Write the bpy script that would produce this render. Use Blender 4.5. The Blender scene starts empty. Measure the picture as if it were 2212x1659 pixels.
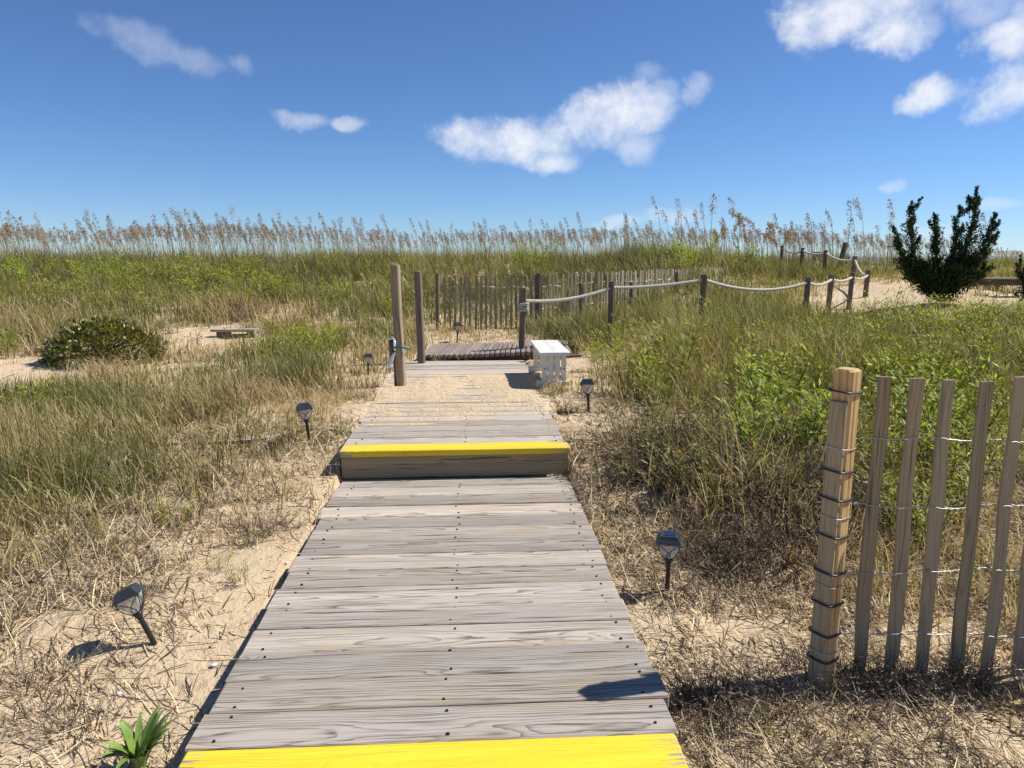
import bpy, bmesh, math, random
import numpy as np
from mathutils import Vector, Matrix, Quaternion

# ------------------------------------------------------------------ camera, sky, sun, exposure
SC = bpy.context.scene
COL = SC.collection
PITCH = math.radians(10.2)
EYE = 1.22
FPX = 1533.7                       # focal length for a 2212 px wide picture

cam_data = bpy.data.cameras.new('camera')
cam_data.sensor_width = 36.0
cam_data.lens = FPX / 2212 * 36.0
cam_data.clip_start = 0.05
cam_data.clip_end = 20000
cam = bpy.data.objects.new('camera', cam_data)
COL.objects.link(cam)
cam.location = (0, 0, EYE)
cam.rotation_euler = (math.pi / 2 - PITCH, 0, 0)
SC.camera = cam

SUN_AZ = math.radians(13)          # to the right of the view, a little ahead of it
SUN_EL = math.radians(50)
SUN_DIR = Vector((math.cos(SUN_AZ) * math.cos(SUN_EL), math.sin(SUN_AZ) * math.cos(SUN_EL), math.sin(SUN_EL)))

def pix_dir(u, v):
    a = (u - 1106) / FPX
    b = (829.5 - v) / FPX
    return Vector((a, math.cos(PITCH) + b * math.sin(PITCH), -math.sin(PITCH) + b * math.cos(PITCH)))

world = bpy.data.worlds.new('World')
SC.world = world
world.use_nodes = True
wt = world.node_tree
wt.nodes.clear()

class NT:
    """small node-building helper"""
    def __init__(self, tree):
        self.t = tree
    def n(self, kind, **kw):
        nd = self.t.nodes.new(kind)
        for k, v in kw.items():
            setattr(nd, k, v)
        return nd
    def link(self, a, b):
        self.t.links.new(a, b)
    def put(self, sock, val):
        if hasattr(val, 'is_output'):
            self.t.links.new(val, sock)
        else:
            sock.default_value = val
    def math(self, op, a, b=None, c=None, clamp=False):
        nd = self.n('ShaderNodeMath', operation=op, use_clamp=clamp)
        self.put(nd.inputs[0], a)
        if b is not None: self.put(nd.inputs[1], b)
        if c is not None: self.put(nd.inputs[2], c)
        return nd.outputs[0]
    def vmath(self, op, a, b=None):
        nd = self.n('ShaderNodeVectorMath', operation=op)
        self.put(nd.inputs[0], a)
        if b is not None: self.put(nd.inputs[1], b)
        return nd.outputs[0]
    def mix(self, fac, a, b, blend='MIX'):
        nd = self.n('ShaderNodeMix', data_type='RGBA', blend_type=blend)
        self.put(nd.inputs[0], fac)
        self.put(nd.inputs[6], a if hasattr(a, 'is_output') else (*a[:3], 1))
        self.put(nd.inputs[7], b if hasattr(b, 'is_output') else (*b[:3], 1))
        return nd.outputs[2]
    def noise(self, vec, scale, detail=4, rough=0.55, dist=0.0):
        nd = self.n('ShaderNodeTexNoise')
        if vec is not None: self.link(vec, nd.inputs['Vector'])
        nd.inputs['Scale'].default_value = scale
        nd.inputs['Detail'].default_value = detail
        nd.inputs['Roughness'].default_value = rough
        nd.inputs['Distortion'].default_value = dist
        return nd.outputs['Fac']
    def ramp(self, fac, stops, interp='LINEAR'):
        nd = self.n('ShaderNodeValToRGB')
        nd.color_ramp.interpolation = interp
        el = nd.color_ramp.elements
        el[0].position, el[0].color = stops[0][0], (*stops[0][1], 1)
        el[1].position, el[1].color = stops[1][0], (*stops[1][1], 1)
        for p, c in stops[2:]:
            e = el.new(p); e.color = (*c, 1)
        self.put(nd.inputs[0], fac)
        return nd.outputs[0]
    def remap(self, val, a, b, c=0.0, d=1.0, smooth=False):
        nd = self.n('ShaderNodeMapRange', clamp=True)
        if smooth: nd.interpolation_type = 'SMOOTHSTEP'
        self.put(nd.inputs[0], val)
        for i, x in enumerate((a, b, c, d)):
            nd.inputs[1 + i].default_value = x
        return nd.outputs[0]

w = NT(wt)
sky = w.n('ShaderNodeTexSky', sky_type='NISHITA', sun_disc=False)
sky.sun_elevation = SUN_EL
sky.sun_rotation = math.pi / 2 - SUN_AZ
sky.altitude = 0
sky.air_density = 0.8
sky.dust_density = 0.0
sky.ozone_density = 5.0
geo = w.n('ShaderNodeTexCoord').outputs['Generated']
sep = w.n('ShaderNodeSeparateXYZ'); w.link(geo, sep.inputs[0])
az = w.math('ARCTAN2', sep.outputs[0], sep.outputs[1])
el = w.math('ARCSINE', sep.outputs[2])
comb = w.n('ShaderNodeCombineXYZ'); w.link(az, comb.inputs[0]); w.link(el, comb.inputs[1])
nA = w.n('ShaderNodeTexNoise'); w.link(comb.outputs[0], nA.inputs['Vector'])
nA.inputs['Scale'].default_value = 11; nA.inputs['Detail'].default_value = 7; nA.inputs['Roughness'].default_value = 0.62
warp = w.vmath('MULTIPLY', w.vmath('SUBTRACT', nA.outputs['Color'], (.5, .5, .5)), (.075, .055, 0))
pos = w.vmath('ADD', comb.outputs[0], warp)
n1 = nA.outputs['Fac']
n2 = w.noise(comb.outputs[0], 38, 5, 0.6)
nz = w.math('ADD', w.math('MULTIPLY', w.math('SUBTRACT', n1, 0.5), 1.9), w.math('MULTIPLY', w.math('SUBTRACT', n2, 0.5), 0.85))
# fair-weather clouds: (az, el, half-width, half-height, tilt in degrees), angles in radians, in three densities
def cl(u, v, rx, ry, tilt):
    d = pix_dir(u, v).normalized()
    return (math.atan2(d.x, d.y), math.asin(d.z), rx / FPX, ry / FPX, tilt)
dense = [cl(1010, 303, 95, 48, 0), cl(1140, 302, 120, 48, 8), cl(1192, 350, 55, 30, 0), cl(1285, 262, 130, 66, 20), cl(1385, 222, 90, 60, 0),
         cl(1730, 72, 48, 40, 20), cl(1800, 30, 90, 50, 0), cl(1900, 8, 120, 52, -6), cl(1950, 70, 70, 36, 0), cl(2190, 60, 62, 44, 10), cl(2003, 200, 58, 34, 10), cl(2180, 190, 78, 48, 20)]
mid = [cl(1495, 195, 44, 34, 0), cl(1375, 312, 60, 42, 0), cl(2110, 8, 80, 40, 0), cl(1440, 460, 85, 20, 4), cl(1340, 482, 55, 15, 4), cl(650, 255, 64, 24, -6), cl(765, 266, 36, 18, 6)]
thin = [cl(300, 78, 100, 36, -14), cl(400, 120, 80, 30, -14), cl(515, 134, 28, 24, 0), cl(2010, 500, 50, 15, 0), cl(2155, 437, 55, 15, 4), cl(1940, 402, 26, 12, 0), cl(1395, 160, 42, 24, 0)]
rc = random.Random(5)
for k in range(20):                # cumulus goes on unseen all round, more and larger to add neutral fill light
    a_ = rc.uniform(0.95, 2 * math.pi - 1.0)
    (dense, dense, mid)[k % 3].append((a_ if a_ < math.pi else a_ - 2 * math.pi, rc.uniform(0.1, 1.15), rc.uniform(.09, .20), rc.uniform(.04, .085), rc.uniform(-8, 15)))
total = None
for group, op in ((dense, .88), (mid, .46), (thin, .28)):
    best = None
    for (ca, ce, rx, ry, tilt) in group:
        mp = w.n('ShaderNodeMapping', vector_type='TEXTURE')
        w.link(pos, mp.inputs[0])
        mp.inputs['Location'].default_value = (ca, ce, 0)
        mp.inputs['Rotation'].default_value = (0, 0, math.radians(tilt))
        mp.inputs['Scale'].default_value = (rx, ry, 1)
        dt = w.n('ShaderNodeVectorMath', operation='DOT_PRODUCT')
        w.link(mp.outputs[0], dt.inputs[0]); w.link(mp.outputs[0], dt.inputs[1])
        best = dt.outputs['Value'] if best is None else w.math('SMOOTH_MIN', best, dt.outputs['Value'], 0.9)
    g = w.math('ADD', w.math('SUBTRACT', 1.1, w.math('MULTIPLY', best, 0.8)), nz)
    m = w.remap(g, 0.15, 1.45, 0, op, True)
    total = m if total is None else w.math('MAXIMUM', total, m)
bg1 = w.n('ShaderNodeBackground'); bg1.inputs[1].default_value = 0.084
w.link(w.mix(1.0, sky.outputs[0], (0.71, 0.865, 1.07), 'MULTIPLY'), bg1.inputs[0])
bg2 = w.n('ShaderNodeBackground'); bg2.inputs[1].default_value = 0.78
cshade = w.ramp(n1, [(0.3, (0.80, 0.86, 0.96)), (0.65, (1.0, 1.0, 1.0))])
w.link(cshade, bg2.inputs[0])
ms = w.n('ShaderNodeMixShader'); w.link(total, ms.inputs[0]); w.link(bg1.outputs[0], ms.inputs[1]); w.link(bg2.outputs[0], ms.inputs[2])
wo = w.n('ShaderNodeOutputWorld'); w.link(ms.outputs[0], wo.inputs[0])
world.cycles.sampling_method = 'MANUAL'
world.cycles.sample_map_resolution = 256

sd = bpy.data.lights.new('sun', 'SUN')
sd.energy = 5.0
sd.angle = math.radians(0.53)
sd.color = (1.0, 0.95, 0.87)
sun = bpy.data.objects.new('sun', sd)
COL.objects.link(sun)
sun.location = (10, 4, 14)
sun.rotation_euler = SUN_DIR.to_track_quat('Z', 'Y').to_euler()

SC.view_settings.view_transform = 'Standard'
SC.view_settings.look = 'None'
SC.view_settings.exposure = 0.42
SC.view_settings.gamma = 1.0
SC.view_settings.use_curve_mapping = False
SC.cycles.max_bounces = 6
SC.cycles.transparent_max_bounces = 12

rng = np.random.default_rng(11)
RND = random.Random(7)

# ------------------------------------------------------------------ helpers
def tag(o, label=None, cat=None, group=None, kind=None):
    if label: o['label'] = label
    if cat: o['category'] = cat
    if group: o['group'] = group
    if kind: o['kind'] = kind
    return o

def empty(name, loc=(0, 0, 0), rz=0.0):
    o = bpy.data.objects.new(name, None)
    o.empty_display_size = 0.05
    COL.objects.link(o)
    o.location = loc
    o.rotation_euler = (0, 0, rz)
    return o

def link_mesh(name, me, parent=None, mat=None):
    o = bpy.data.objects.new(name, me)
    COL.objects.link(o)
    if parent is not None: o.parent = parent
    if mat is not None:
        for m in (mat if isinstance(mat, (list, tuple)) else [mat]):
            me.materials.append(m)
    return o

def bm_obj(name, bm, mat, parent=None, smooth=False):
    me = bpy.data.meshes.new(name)
    bm.normal_update()
    bm.to_mesh(me); bm.free()
    if smooth:
        for p in me.polygons: p.use_smooth = True
    return link_mesh(name, me, parent, mat)

def np_mesh(name, verts, quads=None, tris=None, colors=None, mats=None, matidx=None):
    """mesh from numpy arrays; per-vertex colours go to the attribute Col"""
    me = bpy.data.meshes.new(name)
    nq = 0 if quads is None else len(quads)
    nt = 0 if tris is None else len(tris)
    me.vertices.add(len(verts))
    me.vertices.foreach_set('co', np.ascontiguousarray(verts, dtype=np.float32).ravel())
    idx = []
    if nq: idx.append(np.asarray(quads, dtype=np.int32).ravel())
    if nt: idx.append(np.asarray(tris, dtype=np.int32).ravel())
    idx = np.concatenate(idx)
    me.loops.add(len(idx))
    me.loops.foreach_set('vertex_index', idx)
    me.polygons.add(nq + nt)
    start = np.concatenate([np.arange(nq) * 4, nq * 4 + np.arange(nt) * 3]).astype(np.int32)
    me.polygons.foreach_set('loop_start', start)
    if matidx is not None:
        me.polygons.foreach_set('material_index', np.asarray(matidx, dtype=np.int32))
    me.update(calc_edges=True)
    if colors is not None:
        at = me.color_attributes.new('Col', 'FLOAT_COLOR', 'POINT')
        c4 = np.ones((len(verts), 4), dtype=np.float32); c4[:, :3] = colors
        at.data.foreach_set('color', c4.ravel())
    if mats:
        for m in mats: me.materials.append(m)
    return me

def add_box(bm, c, s, rot=None, bevel=0.0):
    r = bmesh.ops.create_cube(bm, size=1.0)
    vs = r['verts']
    M = Matrix.Translation(c) @ (rot.to_4x4() if rot is not None else Matrix()) @ Matrix.Diagonal((s[0], s[1], s[2], 1))
    bmesh.ops.transform(bm, matrix=M, verts=vs)
    if bevel:
        es = set()
        for v in vs:
            es.update(v.link_edges)
        bmesh.ops.bevel(bm, geom=list(es), offset=bevel, segments=1, affect='EDGES', profile=0.7)

def add_tube(bm, pts, rad, seg=8, cap=True):
    """tube along points; rad is a number or one per point"""
    pts = [Vector(p) for p in pts]
    if not hasattr(rad, '__len__'): rad = [rad] * len(pts)
    rings = []
    up = Vector((0, 0, 1))
    prev = None
    for i, p in enumerate(pts):
        t = (pts[min(i + 1, len(pts) - 1)] - pts[max(i - 1, 0)]).normalized()
        if prev is None:
            a = t.cross(up)
            if a.length < 1e-3: a = t.cross(Vector((1, 0, 0)))
            a.normalize()
        else:
            a = (prev - t * prev.dot(t)).normalized()
        prev = a
        b = t.cross(a)
        rings.append([bm.verts.new(p + (a * math.cos(2 * math.pi * k / seg) + b * math.sin(2 * math.pi * k / seg)) * rad[i]) for k in range(seg)])
    for i in range(len(rings) - 1):
        for k in range(seg):
            bm.faces.new((rings[i][k], rings[i][(k + 1) % seg], rings[i + 1][(k + 1) % seg], rings[i + 1][k]))
    if cap:
        bm.faces.new(list(reversed(rings[0])))
        bm.faces.new(rings[-1])

# smooth value noise in numpy
_perm = rng.random((256, 256))
def vnoise(x, y, scale, seed=0):
    x = np.asarray(x, float) * scale + seed * 17.31
    y = np.asarray(y, float) * scale + seed * 5.77
    xi = np.floor(x).astype(int); yi = np.floor(y).astype(int)
    fx = x - xi; fy = y - yi
    fx = fx * fx * (3 - 2 * fx); fy = fy * fy * (3 - 2 * fy)
    g = lambda a, b: _perm[a & 255, b & 255]
    return ((g(xi, yi) * (1 - fx) + g(xi + 1, yi) * fx) * (1 - fy) + (g(xi, yi + 1) * (1 - fx) + g(xi + 1, yi + 1) * fx) * fy) - 0.5

# ------------------------------------------------------------------ materials
def new_mat(name):
    m = bpy.data.materials.new(name)
    m.use_nodes = True
    t = NT(m.node_tree)
    b = m.node_tree.nodes['Principled BSDF']
    return m, t, b

def plain(name, col, rough=0.6, metal=0.0, var=0.15, scale=30, spec=0.5, bump=0.0):
    m, t, b = new_mat(name)
    co = t.n('ShaderNodeTexCoord').outputs['Object']
    nz_ = t.noise(co, scale, 4)
    dark = tuple(c * (1 - var) for c in col); lite = tuple(min(1, c * (1 + var)) for c in col)
    t.link(t.ramp(nz_, [(0.3, dark), (0.7, lite)]), b.inputs['Base Color'])
    t.link(t.remap(nz_, 0.3, 0.7, rough * 0.85, min(1, rough * 1.15)), b.inputs['Roughness'])
    b.inputs['Metallic'].default_value = metal
    b.inputs['Specular IOR Level'].default_value = spec
    if bump:
        bn = t.n('ShaderNodeBump'); bn.inputs['Strength'].default_value = bump; bn.inputs['Distance'].default_value = 0.003
        t.link(t.noise(co, scale * 3, 5), bn.inputs['Height']); t.link(bn.outputs[0], b.inputs['Normal'])
    return m

def wood(name, light, dark, axis='X', ring=150, contrast=1.0, rough=0.85, tint_var=0.25, stain=None, bump=0.5, fibre=1.0, paint=None, paint_rough=0.45, paint_lo=0.25):
    """timber: growth rings round an off-centre pith, fine fibres, per-piece variation"""
    m, t, b = new_mat(name)
    co = t.n('ShaderNodeTexCoord').outputs['Object']
    rnd = t.n('ShaderNodeObjectInfo').outputs['Random']
    sp = t.n('ShaderNodeSeparateXYZ'); t.link(co, sp.inputs[0])
    o = {'X': (0, 1, 2), 'Y': (1, 2, 0), 'Z': (2, 0, 1)}[axis]
    L, A, B = (sp.outputs[i] for i in o)
    L = t.math('ADD', L, t.math('MULTIPLY', rnd, 37.0))
    A = t.math('ADD', A, t.math('MULTIPLY', t.math('SUBTRACT', t.math('FRACT', t.math('MULTIPLY', rnd, 13.7)), 0.5), 0.12))
    B = t.math('ADD', B, t.math('ADD', t.math('MULTIPLY', t.math('FRACT', t.math('MULTIPLY', rnd, 7.3)), 0.05), 0.035))
    cv = t.n('ShaderNodeCombineXYZ')
    t.link(t.math('MULTIPLY', L, 0.75), cv.inputs[0]); t.link(t.math('MULTIPLY', A, 4.0), cv.inputs[1]); t.link(t.math('MULTIPLY', B, 4.0), cv.inputs[2])
    warp = t.noise(cv.outputs[0], 2.0, 2, 0.45)
    warp2 = t.noise(cv.outputs[0], 9.0, 2, 0.5)
    wv = t.math('ADD', t.math('MULTIPLY', t.math('SUBTRACT', warp, 0.5), 0.042), t.math('MULTIPLY', t.math('SUBTRACT', warp2, 0.5), 0.006))
    # knots bend the rings
    ck = t.n('ShaderNodeCombineXYZ'); t.link(t.math('MULTIPLY', L, 1.6), ck.inputs[0]); t.link(t.math('MULTIPLY', A, 7.0), ck.inputs[1])
    vo = t.n('ShaderNodeTexVoronoi'); vo.inputs['Scale'].default_value = 1.0; t.link(ck.outputs[0], vo.inputs['Vector'])
    knot = t.math('POWER', t.remap(vo.outputs['Distance'], 0.0, 0.32, 1, 0, True), 2.0)
    r = t.math('SQRT', t.math('ADD', t.math('MULTIPLY', A, A), t.math('MULTIPLY', B, B)))
    r = t.math('ADD', t.math('ADD', r, wv), t.math('MULTIPLY', knot, 0.022))
    ph = t.math('FRACT', t.math('MULTIPLY', r, ring))
    late = t.math('MULTIPLY', t.math('POWER', ph, 3.2), t.remap(ph, 0.93, 1.0, 1.0, 0.0))     # early wood fades into a dark late-wood line
    cf = t.n('ShaderNodeCombineXYZ')
    t.link(t.math('MULTIPLY', L, 3.2), cf.inputs[0]); t.link(t.math('MULTIPLY', A, 210.0), cf.inputs[1]); t.link(t.math('MULTIPLY', B, 210.0), cf.inputs[2])
    fib = t.noise(cf.outputs[0], 1.0, 3, 0.65)
    cl_ = t.n('ShaderNodeCombineXYZ')
    t.link(t.math('MULTIPLY', L, 1.3), cl_.inputs[0]); t.link(t.math('MULTIPLY', A, 16.0), cl_.inputs[1]); t.link(t.math('MULTIPLY', B, 16.0), cl_.inputs[2])
    blot = t.noise(cl_.outputs[0], 1.6, 4, 0.6)
    cc_ = t.n('ShaderNodeCombineXYZ')
    t.link(t.math('MULTIPLY', L, 1.7), cc_.inputs[0]); t.link(t.math('MULTIPLY', t.math('ADD', A, wv), 75.0), cc_.inputs[1]); t.link(t.math('MULTIPLY', B, 75.0), cc_.inputs[2])
    crack = t.remap(t.noise(cc_.outputs[0], 1.0, 2, 0.5), 0.62, 0.69, 0, 0.9)
    f = t.math('ADD', t.math('MULTIPLY', late, 0.85 * contrast), t.math('MULTIPLY', t.math('SUBTRACT', t.remap(fib, 0.34, 0.66), 0.5), 0.42 * fibre))
    f = t.math('ADD', f, t.math('MULTIPLY', t.math('SUBTRACT', blot, 0.5), 0.85))
    f = t.math('ADD', t.math('MAXIMUM', f, crack), t.math('ADD', 0.10, t.math('MULTIPLY', t.math('POWER', knot, 3.0), 0.5)), clamp=True)
    col = t.mix(f, light, dark)
    if stain:
        col = t.mix(t.remap(blot, 0.52, 0.72, 0, 0.6), col, stain)
    col = t.mix(t.math('MULTIPLY', t.math('POWER', t.math('FRACT', t.math('MULTIPLY', rnd, 57.3)), 2.0), 0.35), col, t.mix(1.0, col, (1.10, .95, .78), 'MULTIPLY'))
    v = t.math('ADD', 1 - tint_var / 2, t.math('MULTIPLY', t.math('FRACT', t.math('MULTIPLY', rnd, 91.7)), tint_var))
    hsv = t.n('ShaderNodeHueSaturation'); t.link(col, hsv.inputs['Color']); t.link(v, hsv.inputs['Value'])
    col = hsv.outputs[0]
    b.inputs['Roughness'].default_value = rough
    b.inputs['Specular IOR Level'].default_value = 0.25
    h = t.math('SUBTRACT', t.math('MULTIPLY', fib, -0.5), t.math('ADD', t.math('MULTIPLY', late, 0.7), t.math('MULTIPLY', crack, 1.2)))
    if paint:
        wear = t.noise(cl_.outputs[0], 5.0, 6, 0.65)
        endw = t.remap(t.math('ABSOLUTE', sp.outputs[o[0]]), 0.50, 0.64, 0.0, 0.18)
        msk = t.remap(t.math('ADD', wear, endw), 0.655, 0.70)
        msk = t.math('MAXIMUM', msk, t.remap(t.math('MULTIPLY', late, fib), 0.56, 0.66, 0, 0.5))
        pc = t.mix(t.remap(blot, 0.35, 0.7), paint, tuple(c * 0.82 for c in paint))
        pc = t.mix(t.remap(t.noise(co, 55, 5, .7), 0.56, 0.72, 0, 0.45), pc, (0.50, 0.36, 0.12))
        col = t.mix(msk, pc, col)
        rr = t.remap(msk, 0, 1, paint_rough, rough)
        t.link(rr, b.inputs['Roughness'])
    t.link(col, b.inputs['Base Color'])
    bn = t.n('ShaderNodeBump'); bn.inputs['Strength'].default_value = bump; bn.inputs['Distance'].default_value = 0.0025
    t.link(h, bn.inputs['Height']); t.link(bn.outputs[0], b.inputs['Normal'])
    return m

M_deck = wood('weathered_decking', (0.47, 0.42, 0.365), (0.105, 0.085, 0.07), ring=205, contrast=1.05, fibre=1.9, stain=(0.42, 0.34, 0.23), bump=.8, tint_var=.5)
M_deck_far = wood('weathered_decking_far', (0.48, 0.43, 0.37), (0.11, 0.09, 0.075), ring=205, contrast=1.0, fibre=1.7, stain=(0.48, 0.39, 0.27), tint_var=.4)
M_riser = wood('riser_board', (0.33, 0.255, 0.155), (0.12, 0.088, 0.052), ring=120, contrast=.8)
M_slatwalk = wood('grey_walkway_slat', (0.30, 0.25, 0.22), (0.10, 0.08, 0.07), axis='Y', ring=160)
M_yellow = wood('yellow_painted_board', (0.42, 0.36, 0.28), (0.15, 0.12, 0.09), ring=150, paint=(0.82, 0.60, 0.035), bump=0.7, fibre=1.3)
M_post = wood('dark_weathered_post', (0.20, 0.15, 0.115), (0.06, 0.045, 0.035), axis='Z', ring=140, contrast=.8)
M_post_tan = wood('tan_weathered_post', (0.36, 0.29, 0.20), (0.14, 0.105, 0.07), axis='Z', ring=120)
M_post_new = wood('new_pine_post', (0.60, 0.42, 0.20), (0.26, 0.135, 0.05), axis='Z', ring=85, contrast=.9, tint_var=.1, bump=.2, fibre=.5)
M_slat = wood('grey_brown_fence_slat', (0.37, 0.305, 0.20), (0.13, 0.10, 0.06), axis='Z', ring=150, contrast=.7)
M_slat_far = wood('old_fence_slat', (0.35, 0.285, 0.20), (0.135, 0.105, 0.072), axis='Z', ring=150, contrast=.7)
M_slat_pale = wood('pale_fence_slat', (0.40, 0.34, 0.27), (0.17, 0.135, 0.10), axis='Z', ring=150, contrast=.7)
M_beam = wood('old_timber', (0.17, 0.13, 0.11), (0.06, 0.045, 0.04), ring=120)
M_drift = wood('pale_driftwood', (0.52, 0.46, 0.38), (0.22, 0.18, 0.14), ring=120)
M_white = plain('white_paint', (0.70, 0.67, 0.60), 0.45, var=0.08, scale=12)
M_black = plain('black_plastic', (0.018, 0.019, 0.021), 0.38, var=0.25, scale=60)
M_capgrey = plain('dusty_black_plastic', (0.035, 0.037, 0.04), 0.33, var=0.25, scale=40)
M_solar = plain('solar_cell', (0.012, 0.016, 0.04), 0.12, var=0.2, scale=80)
M_bolt = plain('dark_steel', (0.03, 0.027, 0.025), 0.5, metal=0.6)
M_wire = plain('galvanised_wire', (0.46, 0.44, 0.40), 0.45, metal=0.5)
M_rope = plain('weathered_white_rope', (0.62, 0.58, 0.50), 0.9, var=0.18, scale=70, bump=.6)
M_ropeold = plain('grey_rope_wrap', (0.42, 0.39, 0.35), 0.9, var=0.25, scale=60, bump=.6)
M_pipe = plain('grey_pipe', (0.10, 0.085, 0.08), 0.5)
M_pvc = plain('white_plastic_fitting', (0.74, 0.73, 0.69), 0.4, var=.06)
M_teal = plain('teal_strap', (0.012, 0.13, 0.20), 0.5)
M_bark = plain('juniper_bark', (0.10, 0.07, 0.05), 0.9, var=.4, scale=25, bump=1)
M_shell = plain('bleached_shell', (0.72, 0.68, 0.62), 0.55, var=.1)

def frosted():
    m, t, b = new_mat('clear_ribbed_plastic')
    co = t.n('ShaderNodeTexCoord').outputs['Object']
    b.inputs['Base Color'].default_value = (0.88, 0.87, 0.82, 1)
    b.inputs['Roughness'].default_value = 0.2
    tl = t.n('ShaderNodeBsdfTranslucent'); tl.inputs[0].default_value = (0.92, 0.90, 0.84, 1)
    m0 = t.n('ShaderNodeMixShader'); m0.inputs[0].default_value = 0.6
    t.link(b.outputs[0], m0.inputs[1]); t.link(tl.outputs[0], m0.inputs[2])
    tr = t.n('ShaderNodeBsdfTransparent'); tr.inputs[0].default_value = (0.95, 0.95, 0.93, 1)
    wv = t.n('ShaderNodeTexWave'); wv.inputs['Scale'].default_value = 90
    t.link(co, wv.inputs['Vector'])
    mx = t.n('ShaderNodeMixShader')
    t.link(t.remap(wv.outputs['Fac'], 0, 1, 0.45, 0.65), mx.inputs[0])
    t.link(tr.outputs[0], mx.inputs[1]); t.link(m0.outputs[0], mx.inputs[2])
    t.link(mx.outputs[0], m.node_tree.nodes['Material Output'].inputs[0])
    return m
M_glass = frosted()

def foliage(name, rough=0.55, trans=0.35, spec=0.3, tint=(1, 1, 1)):
    m, t, b = new_mat(name)
    at = t.n('ShaderNodeAttribute', attribute_name='Col').outputs['Color']
    rnd = t.n('ShaderNodeObjectInfo').outputs['Random']
    hsv = t.n('ShaderNodeHueSaturation')
    t.link(at, hsv.inputs['Color'])
    t.link(t.remap(rnd, 0, 1, 0.82, 1.18), hsv.inputs['Value'])
    t.link(hsv.outputs[0], b.inputs['Base Color'])
    b.inputs['Roughness'].default_value = rough
    b.inputs['Specular IOR Level'].default_value = spec
    tl = t.n('ShaderNodeBsdfTranslucent')
    t.link(t.mix(1.0, hsv.outputs[0], (1.25 * tint[0], 1.2 * tint[1], 0.75 * tint[2]), 'MULTIPLY'), tl.inputs[0])
    mx = t.n('ShaderNodeMixShader'); mx.inputs[0].default_value = trans
    t.link(b.outputs[0], mx.inputs[1]); t.link(tl.outputs[0], mx.inputs[2])
    t.link(mx.outputs[0], m.node_tree.nodes['Material Output'].inputs[0])
    return m
M_grass = foliage('grass_blade', trans=.38)
M_leaf = foliage('weed_leaf', trans=.4, spec=.4)
M_gloss = foliage('glossy_leaf', rough=.36, trans=.2, spec=.6)
M_juni = foliage('juniper_foliage', rough=.7, trans=.12, spec=.2)
M_straw = foliage('dry_straw', rough=.8, trans=.15, spec=.2)

def sand_mat():
    m, t, b = new_mat('beach_sand')
    co = t.n('ShaderNodeTexCoord').outputs['Object']
    g1 = t.noise(co, 260, 3, 0.7)
    g2 = t.noise(co, 60, 4, 0.65)
    g3 = t.noise(co, 4.0, 5, 0.6)
    g4 = t.noise(co, 0.6, 3, 0.5)
    c = t.ramp(g1, [(0.28, (0.27, 0.19, 0.11)), (0.46, (0.53, 0.405, 0.255)), (0.72, (0.68, 0.55, 0.375))])
    c = t.mix(t.remap(g3, 0.42, 0.72, 0, 0.35), c, (0.50, 0.35, 0.21))
    c = t.mix(t.remap(g4, 0.4, 0.65, 0, 0.4), c, (0.66, 0.55, 0.40))
    c = t.mix(t.remap(g2, 0.66, 0.74, 0, 0.55), c, (0.20, 0.13, 0.08))
    t.link(c, b.inputs['Base Color'])
    b.inputs['Roughness'].default_value = 0.95
    b.inputs['Specular IOR Level'].default_value = 0.15
    hh = t.math('ADD', t.math('MULTIPLY', g1, 0.25), t.math('ADD', t.math('MULTIPLY', g2, 0.9), t.math('MULTIPLY', t.noise(co, 18, 4, 0.6), 2.2)))
    bn = t.n('ShaderNodeBump'); bn.inputs['Strength'].default_value = 0.8; bn.inputs['Distance'].default_value = 0.012
    t.link(hh, bn.inputs['Height']); t.link(bn.outputs[0], b.inputs['Normal'])
    return m
M_sand = sand_mat()
M_sea = plain('sea_water', (0.02, 0.06, 0.10), 0.12, var=.2, scale=.02)

# ------------------------------------------------------------------ the deck's frame of reference
YAW = math.radians(3.2)
DA = Vector((-math.sin(YAW), math.cos(YAW), 0))      # along the boardwalk
DX = Vector((math.cos(YAW), math.sin(YAW), 0))       # across it, to the right
DC = Vector((-0.19, 1.628, 0))                       # centre of the near end of the grey boards
DW = 1.268
UP_Z = 0.165
STEP_S = 2.20
UP_END = 5.60
def deck(s, c, z=0.0):
    p = DC + DA * s + DX * c
    return Vector((p.x, p.y, z))
def deck_sc(x, y):
    dx = x - DC.x; dy = y - DC.y
    return dx * DA.x + dy * DA.y, dx * DX.x + dy * DX.y

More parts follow.
